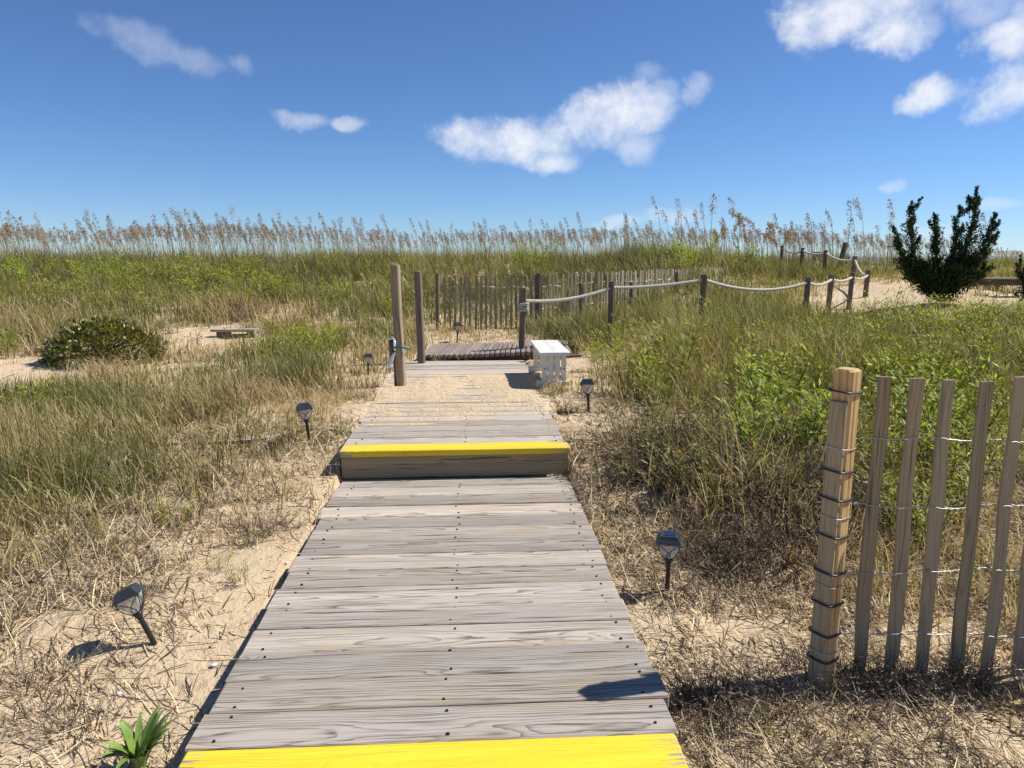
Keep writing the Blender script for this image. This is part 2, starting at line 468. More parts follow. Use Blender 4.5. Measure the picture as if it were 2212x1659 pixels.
# ------------------------------------------------------------------ terrain
CP = [  # x, y, z of the bare ground
    (-4, -2, -.2), (0, -2, -.25), (4, -2, -.2), (-4, 0, -.17), (0, .3, -.2), (4, 0, -.16),
    (-3, 1, -.13), (-1.5, 1, -.14), (-1.0, 1.6, -.12), (-1.0, 2.5, -.07), (-1.02, 3.3, -.02), (-2, 2.4, -.08), (-3.5, 3, 0), (-1.25, 4.0, .06),
    (-1.1, 4.6, .155), (-1.2, 5.2, .165), (-1.6, 6.2, .16), (-3.4, 4.6, .08), (-4.5, 6.4, .15), (-7, 4, .1), (-7, 8, .22), (-3.5, 8.4, .2), (-1.7, 8.6, .2), (-1.0, 7.6, .16),
    (.7, 1.6, -.1), (.7, 2.5, -.06), (.62, 3.3, -.03), (.7, 4.0, .06), (.6, 4.8, .13), (.5, 5.6, .185), (.6, 6.6, .19), (1.4, 1.9, -.11), (2.2, 2.1, -.1), (1.6, 3.2, -.04), (3.2, 3, -.05), (2.2, 4.6, .08), (4, 5, .12), (1.6, 6.4, .2), (3, 7, .24), (5, 6.5, .22), (7, 5, .2),
    (0, 7.8, .14), (0, 8.9, .2), (1.2, 8.6, .22), (1.5, 10, .3), (2.5, 9, .26), (4.1, 9.2, .29), (5.2, 9.5, .34), (6.6, 10.5, .44), (8, 9, .4), (10, 11, .5),
    (4.9, 11.5, .38), (5.8, 12.5, .52), (6.6, 13.2, .74), (7.4, 13.0, .80), (8.8, 12.4, .56), (10.5, 12.6, .56), (9.5, 14.6, .78),
    (0, 10.5, .32), (-2, 10.5, .38), (-5, 10.5, .42), (-9, 10.5, .45), (-9, 14, .78), (-5, 14, .78), (-1.5, 13.5, .74), (1.5, 12.5, .62),
    (3.0, 12.2, .74), (3.4, 14, 1.16), (5.2, 14.2, .78), (6.5, 15.5, .82), (9, 16.5, .85),
    (-14, 17, 1.04), (-9, 17, 1.04), (-5, 17, 1.04), (-1.5, 17, 1.04), (1.5, 16.5, 1.06), (3.8, 16.2, 1.1), (6.2, 17.5, .98), (8.6, 18, .98), (13, 18, .98), (18, 18, 1.0),
    (-14, 22, .55), (-5, 22, .55), (3, 22, .6), (10, 22, .7), (20, 24, .5), (-20, 24, .2), (-12, 32, -.8), (0, 32, -.8), (12, 32, -.8), (-30, 32, -.8), (30, 32, -.8), (0, 45, -1.6), (-30, 45, -1.6), (30, 45, -1.6), (-22, 12, .6), (22, 12, .6), (-20, 3, .1), (20, 3, .2), (-20, -4, -.1), (20, -4, 0)]
cp = np.array(CP, float)
def tps(r2):
    return np.where(r2 > 1e-12, 0.5 * r2 * np.log(np.maximum(r2, 1e-12)), 0.0)
_n = len(cp)
_K = tps(((cp[:, None, :2] - cp[None, :, :2]) ** 2).sum(2)) + np.eye(_n) * 0.12
_P = np.hstack([np.ones((_n, 1)), cp[:, :2]])
_A = np.zeros((_n + 3, _n + 3)); _A[:_n, :_n] = _K; _A[:_n, _n:] = _P; _A[_n:, :_n] = _P.T
_W = np.linalg.solve(_A, np.concatenate([cp[:, 2], np.zeros(3)]))
def terrain(x, y, micro=True):
    x = np.atleast_1d(np.asarray(x, float)); y = np.atleast_1d(np.asarray(y, float))
    sh = x.shape
    x = x.ravel(); y = y.ravel()
    xc = np.clip(x, -30, 30); yc = np.clip(y, -4, 45)
    z = np.empty(len(x))
    for i in range(0, len(x), 20000):
        a = xc[i:i + 20000]; b = yc[i:i + 20000]
        r2 = (a[:, None] - cp[None, :, 0]) ** 2 + (b[:, None] - cp[None, :, 1]) ** 2
        z[i:i + 20000] = tps(r2) @ _W[:_n] + _W[_n] + _W[_n + 1] * a + _W[_n + 2] * b
    z -= np.maximum(y - 45, 0) * 0.02
    z = np.maximum(z, -3.4)
    z += 0.10 * vnoise(x, y, 0.45, 1) * np.clip((y - 9) / 4, 0, 1) + 0.035 * vnoise(x, y, 1.3, 2)
    if micro:
        z += 0.022 * vnoise(x, y, 4.5, 3) + 0.014 * vnoise(x, y, 11, 4) + 0.006 * vnoise(x, y, 25, 5)
    # kept below the boards
    s = (x - DC.x) * DA.x + (y - DC.y) * DA.y
    c = (x - DC.x) * DX.x + (y - DC.y) * DX.y
    inner = np.clip((DW / 2 + 0.01 - np.abs(c)) / 0.05, 0, 1)
    top = np.where(s < STEP_S + .06, -0.09, 0.10)
    near = np.clip((STEP_S - s) / 0.35, 0, 1)
    z = np.where((s < UP_END + .1) & (s > -3.0), np.where(inner > 0, np.minimum(z, z * (1 - inner) + (top - 0.03) * inner), z), z)
    wk = (np.abs(y - 7.85 - .055 * (x + .9)) < .56) & (x > -1.02) & (x < .72)
    z = np.where(wk, np.minimum(z, .12), z)
    return z.reshape(sh)
def gz(x, y):
    return float(terrain(x, y)[0])
def G(u, v, far=30.0):
    """the point of the ground that the photographer sees in that direction"""
    d = pix_dir(u, v)
    ts = np.linspace(1.2, far, 1400)
    xs = d.x * ts; ys = d.y * ts; zs = EYE + d.z * ts
    tz = terrain(xs, ys, False)
    k = np.argmax(zs < tz)
    if k == 0 and not (zs[0] < tz[0]): k = len(ts) - 1
    return Vector((xs[k], ys[k], tz[k]))
def at_y(u, v, Y):
    d = pix_dir(u, v); t = Y / d.y
    return Vector((d.x * t, Y, EYE + d.z * t))

def axis_pts(fine_a, fine_b, step, lo, hi, grow=1.12):
    a = list(np.arange(fine_a, fine_b + step / 2, step))
    s = step; p = a[-1]
    while p < hi:
        s *= grow; p += s; a.append(p)
    s = step; p = a[0]; left = []
    while p > lo:
        s *= grow; p -= s; left.append(p)
    return np.array(left[::-1] + a)
gx = axis_pts(-4.5, 4.5, 0.052, -900, 900, 1.06)
gy = axis_pts(1.2, 7.5, 0.05, -60, 1500, 1.022)
XX, YY = np.meshgrid(gx, gy)
ZZ = terrain(XX, YY)
nx, ny = len(gx), len(gy)
ii = (np.arange(ny - 1)[:, None] * nx + np.arange(nx - 1)[None, :]).ravel()
me = np_mesh('ground', np.stack([XX.ravel(), YY.ravel(), ZZ.ravel()], 1), np.stack([ii, ii + 1, ii + 1 + nx, ii + nx], 1), mats=[M_sand])
for a in (me,):
    a.polygons.foreach_set('use_smooth', np.ones(len(a.polygons), dtype=bool))
ground = link_mesh('ground', me)
tag(ground, 'pale tan beach sand of the dune and yard', 'sand', kind='structure')
bm = bmesh.new()
bmesh.ops.create_grid(bm, x_segments=8, y_segments=8, size=6000)
sea = bm_obj('sea', bm, M_sea)
sea.location = (0, 6090, -2.9)
tag(sea, 'blue sea beyond the dune', 'sea', kind='structure')

# ------------------------------------------------------------------ boardwalk
def plank(parent, name, center, size, mat, rot, bevel=0.004, jit=0.0):
    bm = bmesh.new()
    add_box(bm, (0, 0, 0), size, None, bevel)
    # slight wane and cupping along the board
    for v in bm.verts:
        v.co.z += 0.0
        v.co.y += RND.uniform(-.0012, .0012)
        v.co.x += RND.uniform(-.002, .002)
    o = bm_obj(name, bm, mat, parent)
    o.location = center
    o.rotation_euler = rot
    return o

PITCHB = STEP_S / 15
walk = empty('boardwalk', deck(0, 0, 0))
tag(walk, 'weathered grey plank boardwalk with yellow front board, below the step', 'boardwalk', kind='structure')
walk_up = empty('boardwalk', deck(STEP_S, 0, UP_Z))
tag(walk_up, 'sand dusted upper plank boardwalk behind the yellow step edge', 'boardwalk', kind='structure')
screws = []
def child_at(parent, world_pos):
    return Vector(world_pos) - parent.location
for k in range(15):
    s = (k + 0.5) * PITCHB
    L = DW + RND.uniform(-.012, .014)
    off = RND.uniform(-.008, .008)
    gap = RND.choice([.002, .003, .004, .006, .008])
    plank(walk, 'plank', child_at(walk, deck(s, off, -0.019 + RND.uniform(-.002, .002))), (L, PITCHB - gap, .038), M_deck,
          (RND.uniform(-.006, .006), 0, YAW + RND.uniform(-.0025, .0025)))
    for c in (-0.56, 0.02, 0.575):
        for q in (-0.045, 0.045):
            if RND.random() < .88:
                screws.append(deck(s + q + RND.uniform(-.012, .012), c + RND.uniform(-.012, .012), 0.0002))
plank(walk, 'nosing', child_at(walk, deck(-0.078, -0.006, -0.018)), (DW - .03, .146, .038), M_yellow, (0, 0, YAW))
plank(walk, 'riser', child_at(walk, deck(-0.135, 0, -0.11)), (DW - .03, .036, .14), M_riser, (0, 0, YAW))
for sx in (-1, 1):
    plank(walk, 'stringer', child_at(walk, deck(1.02, sx * (DW / 2 - .045), -0.10)), (.038, 2.22, .12), M_riser, (0, 0, YAW))
# upper level
nb = 23
PB2 = (UP_END - STEP_S - 0.12) / nb
plank(walk_up, 'nosing', child_at(walk_up, deck(STEP_S + .055, 0, UP_Z - 0.017)), (DW + .012, .134, .036), M_yellow, (0, 0, YAW + .012))
rb = bmesh.new()
prof = [(-.632, -.036), (.632, -.036), (.632, -.105), (.618, -.135), (.585, -.156), (.53, -.163), (-.632, -.163)]
f1 = [rb.verts.new((x, 0, z)) for x, z in prof]; f2 = [rb.verts.new((x, .036, z)) for x, z in prof]
rb.faces.new(f1); rb.faces.new(list(reversed(f2)))
for i in range(len(prof)):
    j = (i + 1) % len(prof)
    rb.faces.new((f1[j], f1[i], f2[i], f2[j]))
ro = bm_obj('riser', rb, M_riser, walk_up)
ro.location = child_at(walk_up, deck(STEP_S + .01, 0, UP_Z)); ro.rotation_euler = (0, 0, YAW + .012)
for k in range(nb):
    s = STEP_S + 0.125 + (k + .5) * PB2
    L = DW + RND.uniform(-.015, .012)
    plank(walk_up, 'plank', child_at(walk_up, deck(s, RND.uniform(-.01, .01), UP_Z - .019 + RND.uniform(-.003, .002))), (L, PB2 - RND.choice([.003, .005, .008]), .038), M_deck_far,
          (RND.uniform(-.008, .008), 0, YAW + RND.uniform(-.003, .003)))
    if k < 6:
        for c in (-0.56, 0.05, 0.57):
            for q in (-0.045, 0.045):
                screws.append(deck(s + q, c + RND.uniform(-.012, .012), UP_Z + .0002))
for sx in (-1, 1):
    plank(walk_up, 'stringer', child_at(walk_up, deck((STEP_S + UP_END) / 2 + .03, sx * (DW / 2 - .045), UP_Z - 0.10)), (.038, UP_END - STEP_S - .15, .12), M_riser, (0, 0, YAW))
bm = bmesh.new()
for p in screws:
    p = p - walk.location
    r = RND.uniform(.0030, .0048)
    top = [bm.verts.new((p.x + r * math.cos(a), p.y + r * math.sin(a), p.z + .0022)) for a in np.linspace(0, 2 * math.pi, 7)[:-1]]
    bot = [bm.verts.new((v.co.x * 1.0 + (v.co.x - p.x) * .2, v.co.y + (v.co.y - p.y) * .2, p.z - .003)) for v in top]
    bm.faces.new(top)
    for i in range(6):
        bm.faces.new((bot[i], bot[(i + 1) % 6], top[(i + 1) % 6], top[i]))
so = bm_obj('screw_heads', bm, M_bolt, walk)
so['kind'] = 'stuff'

# narrow-slat walkway that turns off behind the upper level
sw = empty('slat_walkway', (-.2, 7.85, .17))
tag(sw, 'walkway of narrow dark grey slats crossing behind the upper boardwalk', 'walkway', kind='structure')
bmp = bmesh.new(); add_box(bmp, (0, 0, 0), (.040, .98, .040), None, .003)
mslat = bpy.data.meshes.new('slat'); bmp.to_mesh(mslat); bmp.free(); mslat.materials.append(M_slatwalk)
for k in range(30):
    x = -.93 + k * .053
    o = bpy.data.objects.new('slat', mslat); COL.objects.link(o); o.parent = sw
    yy = 7.80 + .055 * (x + .9) + .015 * math.sin(x * 5)
    zz = .205 + .014 * math.sin(x * 2.6 + .6)
    o.location = Vector((x, yy, zz)) - sw.location
    o.rotation_euler = (RND.uniform(-.006, .006), RND.uniform(-.03, .03), -.04 + RND.uniform(-.004, .004) + .05 * x)
for q in (-.4, .4):
    plank(sw, 'bearer', Vector((-.93 + .82, 7.85 + q, .165)) - sw.location, (1.7, .05, .05), M_beam, (0, 0, .055))

# wind-blown sand lying on the upper boards
gx2 = np.arange(-2.15, .95, .03); gy2 = np.arange(4.25, 7.3, .03)
X2, Y2 = np.meshgrid(gx2, gy2)
S2, C2 = deck_sc(X2, Y2)
edge_near = 2.80 + .25 * np.clip(C2 + .2, -1, 1) + .35 * vnoise(X2, Y2, 2.0, 8)
m1 = np.clip((S2 - edge_near) / .35, 0, 1) * np.clip((4.85 - S2 + .5 * vnoise(X2, Y2, 2.2, 9)) / .5, 0, 1)
outside = np.clip((np.abs(C2) - .60) / .12, 0, 1)
hole = np.exp(-(((C2 + .42) / .20) ** 2 + ((S2 - 3.42) / .17) ** 2) * 1.4)
thick = m1 * (.0042 + .018 * vnoise(X2, Y2, 3.3, 10) + .010 * vnoise(X2, Y2, 9, 11)) - .012 * hole + .004 * vnoise(X2, Y2 * 3.5, 6, 12) * m1
band = .009 * np.sin((S2 - STEP_S) / PB2 * 2 * math.pi)
ZS = UP_Z - .006 + thick * 1.15 + .004 * m1 + band * m1 * (1 - outside) * np.clip(1.5 - 1.2 * vnoise(X2, Y2, 1.5, 13), .4, 1.6)
tz = terrain(X2, Y2, False)
ZS = np.where(np.abs(C2) > DW / 2, np.minimum(ZS + .006, tz + .012), ZS)
ZS = np.where((np.abs(C2) > DW / 2) & (m1 < .15), tz - .05, ZS)
ZS = np.where((np.abs(C2) <= DW / 2) & (m1 < .05), UP_Z - .03, ZS)
ZS = np.where(C2 > DW / 2 + .06, tz - .05, ZS)
nx2, ny2 = len(gx2), len(gy2)
i2 = (np.arange(ny2 - 1)[:, None] * nx2 + np.arange(nx2 - 1)[None, :]).ravel()
me = np_mesh('sand_drift', np.stack([X2.ravel(), Y2.ravel(), ZS.ravel()], 1), np.stack([i2, i2 + 1, i2 + 1 + nx2, i2 + nx2], 1), mats=[M_sand])
me.polygons.foreach_set('use_smooth', np.ones(len(me.polygons), dtype=bool))
tag(link_mesh('sand_drift', me), 'wind-blown sand spread over the upper boards', 'sand', kind='stuff')

# ------------------------------------------------------------------ posts
def post_bm(wd, h, cham=.006, warp=.004, seed=0, bury=.25):
    r = random.Random(seed)
    bm = bmesh.new()
    n = 7
    rings = []
    zs = [-bury] + [h * i / (n - 1) for i in range(n)]
    zs[-1] = h - cham
    zs.append(h)
    ox = oy = 0
    for k, z in enumerate(zs):
        ww = wd / 2 - (cham if k == len(zs) - 1 else 0)
        if 0 < k < len(zs) - 1:
            ox += r.uniform(-warp, warp) * .4; oy += r.uniform(-warp, warp) * .4
        c = .008 if ww > .02 else .003
        pts = [(-ww, -ww + c), (-ww + c, -ww), (ww - c, -ww), (ww, -ww + c), (ww, ww - c), (ww - c, ww), (-ww + c, ww), (-ww, ww - c)]
        rings.append([bm.verts.new((x + ox, y + oy, z)) for x, y in pts])
    for a, b in zip(rings[:-1], rings[1:]):
        for k in range(8):
            bm.faces.new((a[k], a[(k + 1) % 8], b[(k + 1) % 8], b[k]))
    bm.faces.new(rings[-1]); bm.faces.new(list(reversed(rings[0])))
    return bm

# outdoor shower post beside the upper boardwalk
pb = G(868, 838)
pb = Vector((-.905, 5.74, gz(-.905, 5.74)))
ptop = at_y(860, 572, 5.74)
sp_h = ptop.z - pb.z
shower = empty('shower_post', pb, math.radians(-8))
tag(shower, 'tall tan timber post with a foot shower and teal strap', 'post')
o = bm_obj('post', post_bm(.068, sp_h, .003, .004, 3), M_post_tan, shower)
o.rotation_euler = (0, math.radians(-1.5), 0)
bm = bmesh.new(); add_tube(bm, [(-.052, .0, -.05), (-.054, 0, .28), (-.058, -.005, .50)], .011, 8)
bm_obj('pipe', bm, M_pipe, shower, True)
bm = bmesh.new(); add_tube(bm, [(-.070, -.03, .32), (-.072, -.03, .42), (-.074, -.03, .485)], .017, 8)
bm_obj('valve_body', bm, M_pipe, shower, True)
bm = bmesh.new()
add_tube(bm, [(-.10, -.04, .492), (-.06, -.045, .497), (-.035, -.05, .493)], .009, 8)
add_tube(bm, [(-.037, -.05, .485), (-.035, -.055, .46), (-.037, -.055, .43), (-.032, -.055, .40)], [.009, .012, .008, .010], 8)
bm_obj('hose_fitting', bm, M_pvc, shower, True)
bm = bmesh.new(); add_tube(bm, [(-.032, -.06, .385), (-.045, -.065, .365), (-.062, -.07, .325), (-.070, -.075, .295), (-.074, -.078, .275), (-.076, -.08, .268)], [.010, .013, .019, .026, .028, .022], 10)
bm_obj('spray_head', bm, M_pvc, shower, True)
bm = bmesh.new(); add_tube(bm, [(-.05, -.055, .425), (0, -.057, .432), (.046, -.052, .428), (.060, -.01, .418), (.082, -.02, .405)], [.009, .010, .010, .009, .006], 6)
bm_obj('strap', bm, M_teal, shower, True)

# dark gate post at the far end of the upper level
gp = Vector((-.905, 7.05, gz(-.905, 7.05)))
o = bm_obj('timber_post', post_bm(.066, at_y(908, 586, 7.05).z - gp.z, .003, .004, 5), M_post, None)
o.location = gp; o.rotation_euler = (math.radians(.6), math.radians(-1.2), math.radians(-7))
tag(o, 'bare dark brown square post between the shower post and the picket fence', 'post')

# rope posts
RP = [  # u of top, v of top, distance, width, label
    (1131, 621, 7.66, .085, 'first rope post, with the rope coiled round it, by the white bench', 3),
    (1321, 607, 8.1, .085, 'second rope post from the coiled rope end, deep in grass', 0),
    (1521, 592, 8.4, .088, 'third rope post from the coiled rope end, before the longest sagging span', 1),
    (1746, 598, 9.6, .086, 'pale topped rope post where the longest span ends at the sand path', 2),
    (1798, 592, 10.5, .086, 'rope post beside the sand path with a dark knot at its foot', 4),
    (1842, 588, 11.4, .086, 'rope post beside the sand path, next but one to the corner post', 3),
    (1876, 583, 12.2, .086, 'corner rope post where the rope turns back up the dune', 4),
    (1847, 553, 13.3, .09, 'rope post just above the corner post, its rope dropping steeply', 2),
    (1784, 540, 14.4, .09, 'second rope post up the dune from the corner post', -1),
    (1734, 535, 15.3, .085, 'third rope post up the dune from the corner post', 0),
    (1690, 530, 16.2, .085, 'last rope post high on the dune among drooping sea oats', 0)]
tops = []
for i, (u, v, Y, wd, lab, lean) in enumerate(RP):
    t = at_y(u, v, Y)
    g = gz(t.x, t.y)
    o = bm_obj('rope_post', post_bm(wd * .74, t.z - g, .006, .003, 20 + i), M_post)
    ang = math.radians(lean)
    o.location = (t.x - math.sin(ang) * (t.z - g) * .6, t.y, g)
    o.rotation_euler = (RND.uniform(-.01, .01), ang * .6, math.radians(RND.uniform(-10, 10)) - .1)
    tag(o, lab, 'post', 'posts carrying the rope')
    tops.append(t)
# the rope: three-strand lay, sagging between the posts
def rope_mesh(path, rad, pitch=.075, step=.014):
    pts = [path[0]]
    acc = []
    P = np.array([tuple(p) for p in path])
    seg = np.linalg.norm(np.diff(P, axis=0), axis=1)
    cum = np.concatenate([[0], np.cumsum(seg)])
    n = int(cum[-1] / step)
    ss = np.linspace(0, cum[-1], n)
    Q = np.stack([np.interp(ss, cum, P[:, k]) for k in range(3)], 1)
    T = np.gradient(Q, axis=0); T /= np.linalg.norm(T, axis=1)[:, None]
    A = np.cross(T, np.array([0, 0, 1.0])); ln = np.linalg.norm(A, axis=1); A[ln < 1e-3] = (1, 0, 0); A /= np.linalg.norm(A, axis=1)[:, None]
    B = np.cross(T, A)
    K = 12
    th = np.arange(K) / K * 2 * math.pi
    rr = rad * (0.70 + .42 * np.abs(np.cos(1.5 * th)))
    verts = np.empty((n, K, 3))
    for i in range(n):
        a = th + ss[i] / pitch * 2 * math.pi / 1.0
        verts[i] = Q[i] + rr[:, None] * (np.cos(a)[:, None] * A[i] + np.sin(a)[:, None] * B[i])
    i0 = (np.arange(n - 1)[:, None] * K + np.arange(K)[None, :])
    i1 = (np.arange(n - 1)[:, None] * K + (np.arange(K)[None, :] + 1) % K)
    quads = np.stack([i0.ravel(), i1.ravel(), (i1 + K).ravel(), (i0 + K).ravel()], 1)
    return verts.reshape(-1, 3), quads
drop = [.14, .075, .065, .075, .075, .075, .085, .06, .06, .06, .05]
anch = [t + Vector((0, 0, -d)) for t, d in zip(tops, drop)]
sag = [.055, .025, .11, .055, .045, .05, .09, .07, .05, .08]
path = []
for a, b, s in zip(anch[:-1], anch[1:], sag):
    for k in range(24):
        f = k / 24
        p = a.lerp(b, f); p.z -= 4 * s * f * (1 - f)
        path.append(p)
path.append(anch[-1])
v_, q_ = rope_mesh(path, .0185)
rope = link_mesh('rope', np_mesh('rope', v_, q_, mats=[M_rope]))
tag(rope, 'white twisted rope sagging from post to post along the sand path', 'rope')
coil = []
for k in range(5 * 16 + 1):
    a = k / 16 * 2 * math.pi
    q = max(abs(math.cos(a)), abs(math.sin(a)))
    rr = .046 / (q ** .55)
    coil.append(anch[0] + Vector((rr * math.cos(a), rr * math.sin(a), -.02 - k / 80 * .095 + .008 * math.sin(a * 1.3))))
v_, q_ = rope_mesh(coil, .0145, step=.01)
o = link_mesh('rope_coil', np_mesh('rope_coil', v_, q_, mats=[M_ropeold]), rope)

# ------------------------------------------------------------------ white bench
bl, bw, btop = .86, .25, .462
bcx, bcy = .318, 6.06
bz = gz(bcx, bcy - .3) - .02
bench = empty('bench', (bcx, bcy, bz), math.radians(3.5))
tag(bench, 'small white slatted bench standing beside the upper boardwalk', 'bench')
hh = btop - bz
for sx in (-1, 1):
    plank(bench, 'seat_board', (sx * bw / 4, 0, hh - .014), (bw / 2 - .0015, bl, .028), M_white, (0, 0, 0), .0015)
for sy in (-1, 1):
    y = sy * (bl / 2 - .05)
    pan = empty('end_panel', (0, y, 0)); pan.parent = bench
    # uprights with slots between, joined by cross rails
    for k in range(4):
        xk = -.078 + k * .052
        plank(pan, 'upright', (xk, 0, (hh - .03) / 2 + .005), (.042, .022, hh - .04), M_white, (0, 0, 0), .002)
    for zz in (hh - .05, hh * .50, .075):
        plank(pan, 'cross_rail', (0, .013 * 1, zz), (.185, .014, .034), M_white, (0, 0, 0), .002)
    plank(pan, 'foot', (-.01, 0, .02), (.27, .05, .055), M_white, (0, 0, 0), .005)
    for xk in (-.078, .078):
        bmx = bmesh.new(); add_tube(bmx, [(xk, -.009, hh * .52), (xk, -.0145, hh * .52)], .006, 8)
        bm_obj('bolt', bmx, M_bolt, pan)
plank(bench, 'stretcher', (0, 0, hh * .5 + .02), (.03, bl - .16, .04), M_white, (0, 0, 0), .003)

# ------------------------------------------------------------------ low weathered plank seat on the left
lp = G(512, 728)
low = empty('low_plank_seat', (lp.x, lp.y, gz(lp.x, lp.y)), math.radians(4))
tag(low, 'low weathered grey plank seat sitting in the sand before the dune', 'seat')
pz = at_y(512, 712, lp.y).z - low.location.z
bmx = bmesh.new()
pr = [(-.30, 0), (-.25, .045), (.26, .05), (.31, .015), (.31, -.05), (.24, -.09), (-.24, -.09), (-.31, -.05)]
a1 = [bmx.verts.new((x, y, 0)) for x, y in pr]; a2 = [bmx.verts.new((x * .99, y * .97, .03)) for x, y in pr]
bmx.faces.new(list(reversed(a1))); bmx.faces.new(a2)
for i in range(8):
    bmx.faces.new((a1[i], a1[(i + 1) % 8], a2[(i + 1) % 8], a2[i]))
o = bm_obj('seat', bmx, M_drift, low); o.location = (0, 0, pz - .02)
plank(low, 'leg', (-.15, -.02, (pz - .02) / 2 - .03), (.16, .10, pz + .04), M_beam, (0, 0, .1))
plank(low, 'leg', (.17, -.02, (pz - .02) / 2 - .03), (.05, .10, pz + .04), M_beam, (0, 0, -.1))
plank(low, 'rail', (.02, .03, .02), (.36, .03, .035), M_beam, (0, 0, .02))

# ------------------------------------------------------------------ solar path lights
def tulip(z):          # half-width of the lantern body over its height 0..1
    return .012 + .030 * math.sin(min(1, z) * math.pi / 2 * .98) ** .8
def make_lamp_meshes():
    d = {}
    bm = bmesh.new(); add_tube(bm, [(0, 0, -.06), (0, 0, .12), (0, 0, .128)], [.0095, .0095, .009], 10)
    d['stake'] = (bm, M_black)
    bm = bmesh.new(); add_tube(bm, [(0, 0, .118), (0, 0, .130), (0, 0, .142)], [.011, .015, .019], 12)
    d['collar'] = (bm, M_black)
    bm = bmesh.new()                                     # square tulip of clear plastic
    n = 7; rings = []
    for i in range(n):
        f = i / (n - 1); r = tulip(f) * .93; z = .140 + .068 * f
        c = r * .22
        rings.append([bm.verts.new((x, y, z)) for x, y in [(-r, -r + c), (-r + c, -r), (r - c, -r), (r, -r + c), (r, r - c), (r - c, r), (-r + c, r), (-r, r - c)]])
    for a, b in zip(rings[:-1], rings[1:]):
        for k in range(8): bm.faces.new((a[k], a[(k + 1) % 8], b[(k + 1) % 8], b[k]))
    d['lens'] = (bm, M_glass)
    bm = bmesh.new()                                     # black tracery: corner ribs and crossing arcs on each side
    for q in range(4):
        R = Matrix.Rotation(q * math.pi / 2, 3, 'Z')
        rib = [R @ Vector((tulip(i / 8) * .97, -tulip(i / 8) * .97, .140 + .068 * i / 8)) for i in range(9)]
        add_tube(bm, rib, .0019, 5)
        for sgn in (-1, 1):
            arc = []
            for i in range(11):
                f = i / 10
                x = sgn * math.cos(f * math.pi * .5 + .0) * tulip(f) * .9 if False else sgn * (-.55 + 1.5 * f ** 1.3) * tulip(f) * .95
                arc.append(R @ Vector((x, -tulip(f) * 1.0, .140 + .068 * f)))
            add_tube(bm, arc, .0016, 5)
    d['tracery'] = (bm, M_black)
    bm = bmesh.new()                                     # hipped cap with stepped rim
    prof = [(.044, .2085), (.050, .2095), (.050, .212), (.046, .2135), (.0455, .217), (.040, .224), (.034, .2335), (.0325, .239), (.0315, .240)]
    rings = []
    for r, z in prof:
        rings.append([bm.verts.new((x * r, y * r, z)) for x, y in [(-1, -1), (1, -1), (1, 1), (-1, 1)]])
    for a, b in zip(rings[:-1], rings[1:]):
        for k in range(4): bm.faces.new((a[k], a[(k + 1) % 4], b[(k + 1) % 4], b[k]))
    bm.faces.new(list(reversed(rings[0]))); bm.faces.new(rings[-1])
    d['cap'] = (bm, M_capgrey)
    bm = bmesh.new(); add_box(bm, (0, 0, .2405), (.044, .044, .0025), None, .0006)
    d['solar_panel'] = (bm, M_solar)
    out = {}
    for k, (bm, m) in d.items():
        me = bpy.data.meshes.new(k); bm.normal_update(); bm.to_mesh(me); bm.free(); me.materials.append(m)
        if k in ('stake', 'collar', 'tracery'):
            for p in me.polygons: p.use_smooth = True
        out[k] = me
    return out
LM = make_lamp_meshes()
def lamp(pos, label, rz=0, tilt=(0, 0), sc=1.0):
    r = empty('solar_path_light', pos, 0)
    r.rotation_euler = (tilt[0], tilt[1], rz)
    r.scale = (sc, sc, sc)
    tag(r, label, 'path light', 'solar lights along the boardwalk')
    for k in ('stake', 'collar', 'lens', 'tracery', 'cap'):
        o = bpy.data.objects.new(k, LM[k]); COL.objects.link(o); o.parent = r
        if k == 'cap':
            p = bpy.data.objects.new('solar_panel', LM['solar_panel']); COL.objects.link(p); p.parent = o
    return r
def lamp_at(u, v, label, **kw):
    g = G(u, v)
    return lamp(Vector((g.x, g.y, gz(g.x, g.y) - .005)), label, **kw)
lamp_at(336, 1400, 'tilted black solar light leaning over in bare sand, solar cell showing', rz=math.radians(20), tilt=(math.radians(-9), math.radians(-22)), sc=.92)
lamp_at(1441, 1281, 'upright black solar light on dry grass between yellow board and pine fence post', rz=math.radians(-14), sc=.98)
lamp_at(669, 956, 'black solar light by the yellow step edge, leaning slightly, on the shower side', rz=math.radians(20), tilt=(.02, math.radians(-6)), sc=.98)
lamp_at(1272, 890, 'black solar light on straw in front of the white bench', rz=math.radians(-8), tilt=(0, math.radians(-4)), sc=1.03)
lamp_at(795, 812, 'small black solar light in straw left of the shower post', rz=math.radians(8), tilt=(0, math.radians(3)), sc=.86)
lamp_at(987, 739, 'black solar light in front of the picket fence, behind the slat walkway', rz=math.radians(15), tilt=(math.radians(4), math.radians(4)), sc=1.02)
lamp(Vector((.22, 7.15, gz(.22, 7.15) - .07)), 'black solar light half hidden behind the white bench', rz=.3, tilt=(0, .1), sc=1.0)

# ------------------------------------------------------------------ near picket (sand) fence on the right
FY = 2.075
nf = empty('picket_fence', (1.0, FY, gz(1.0, FY)))
tag(nf, 'wired picket fence with a new pine end post bound in black ties', 'fence')
def local(p): return Vector(p) - nf.location
fb = Vector((.958, 2.0, gz(.958, 2.0)))
ftop = .905
o = bm_obj('end_post', post_bm(.060, ftop - fb.z, .006, .002, 41), M_post_new, nf)
o.location = local(fb); o.rotation_euler = (0, 0, math.radians(38))
dirL = Vector((-math.sin(math.radians(38)) * 1, -math.cos(math.radians(38)), 0))
pf = Vector((-math.cos(math.radians(38)), -math.sin(math.radians(38)), 0))     # normal of the left-hand face
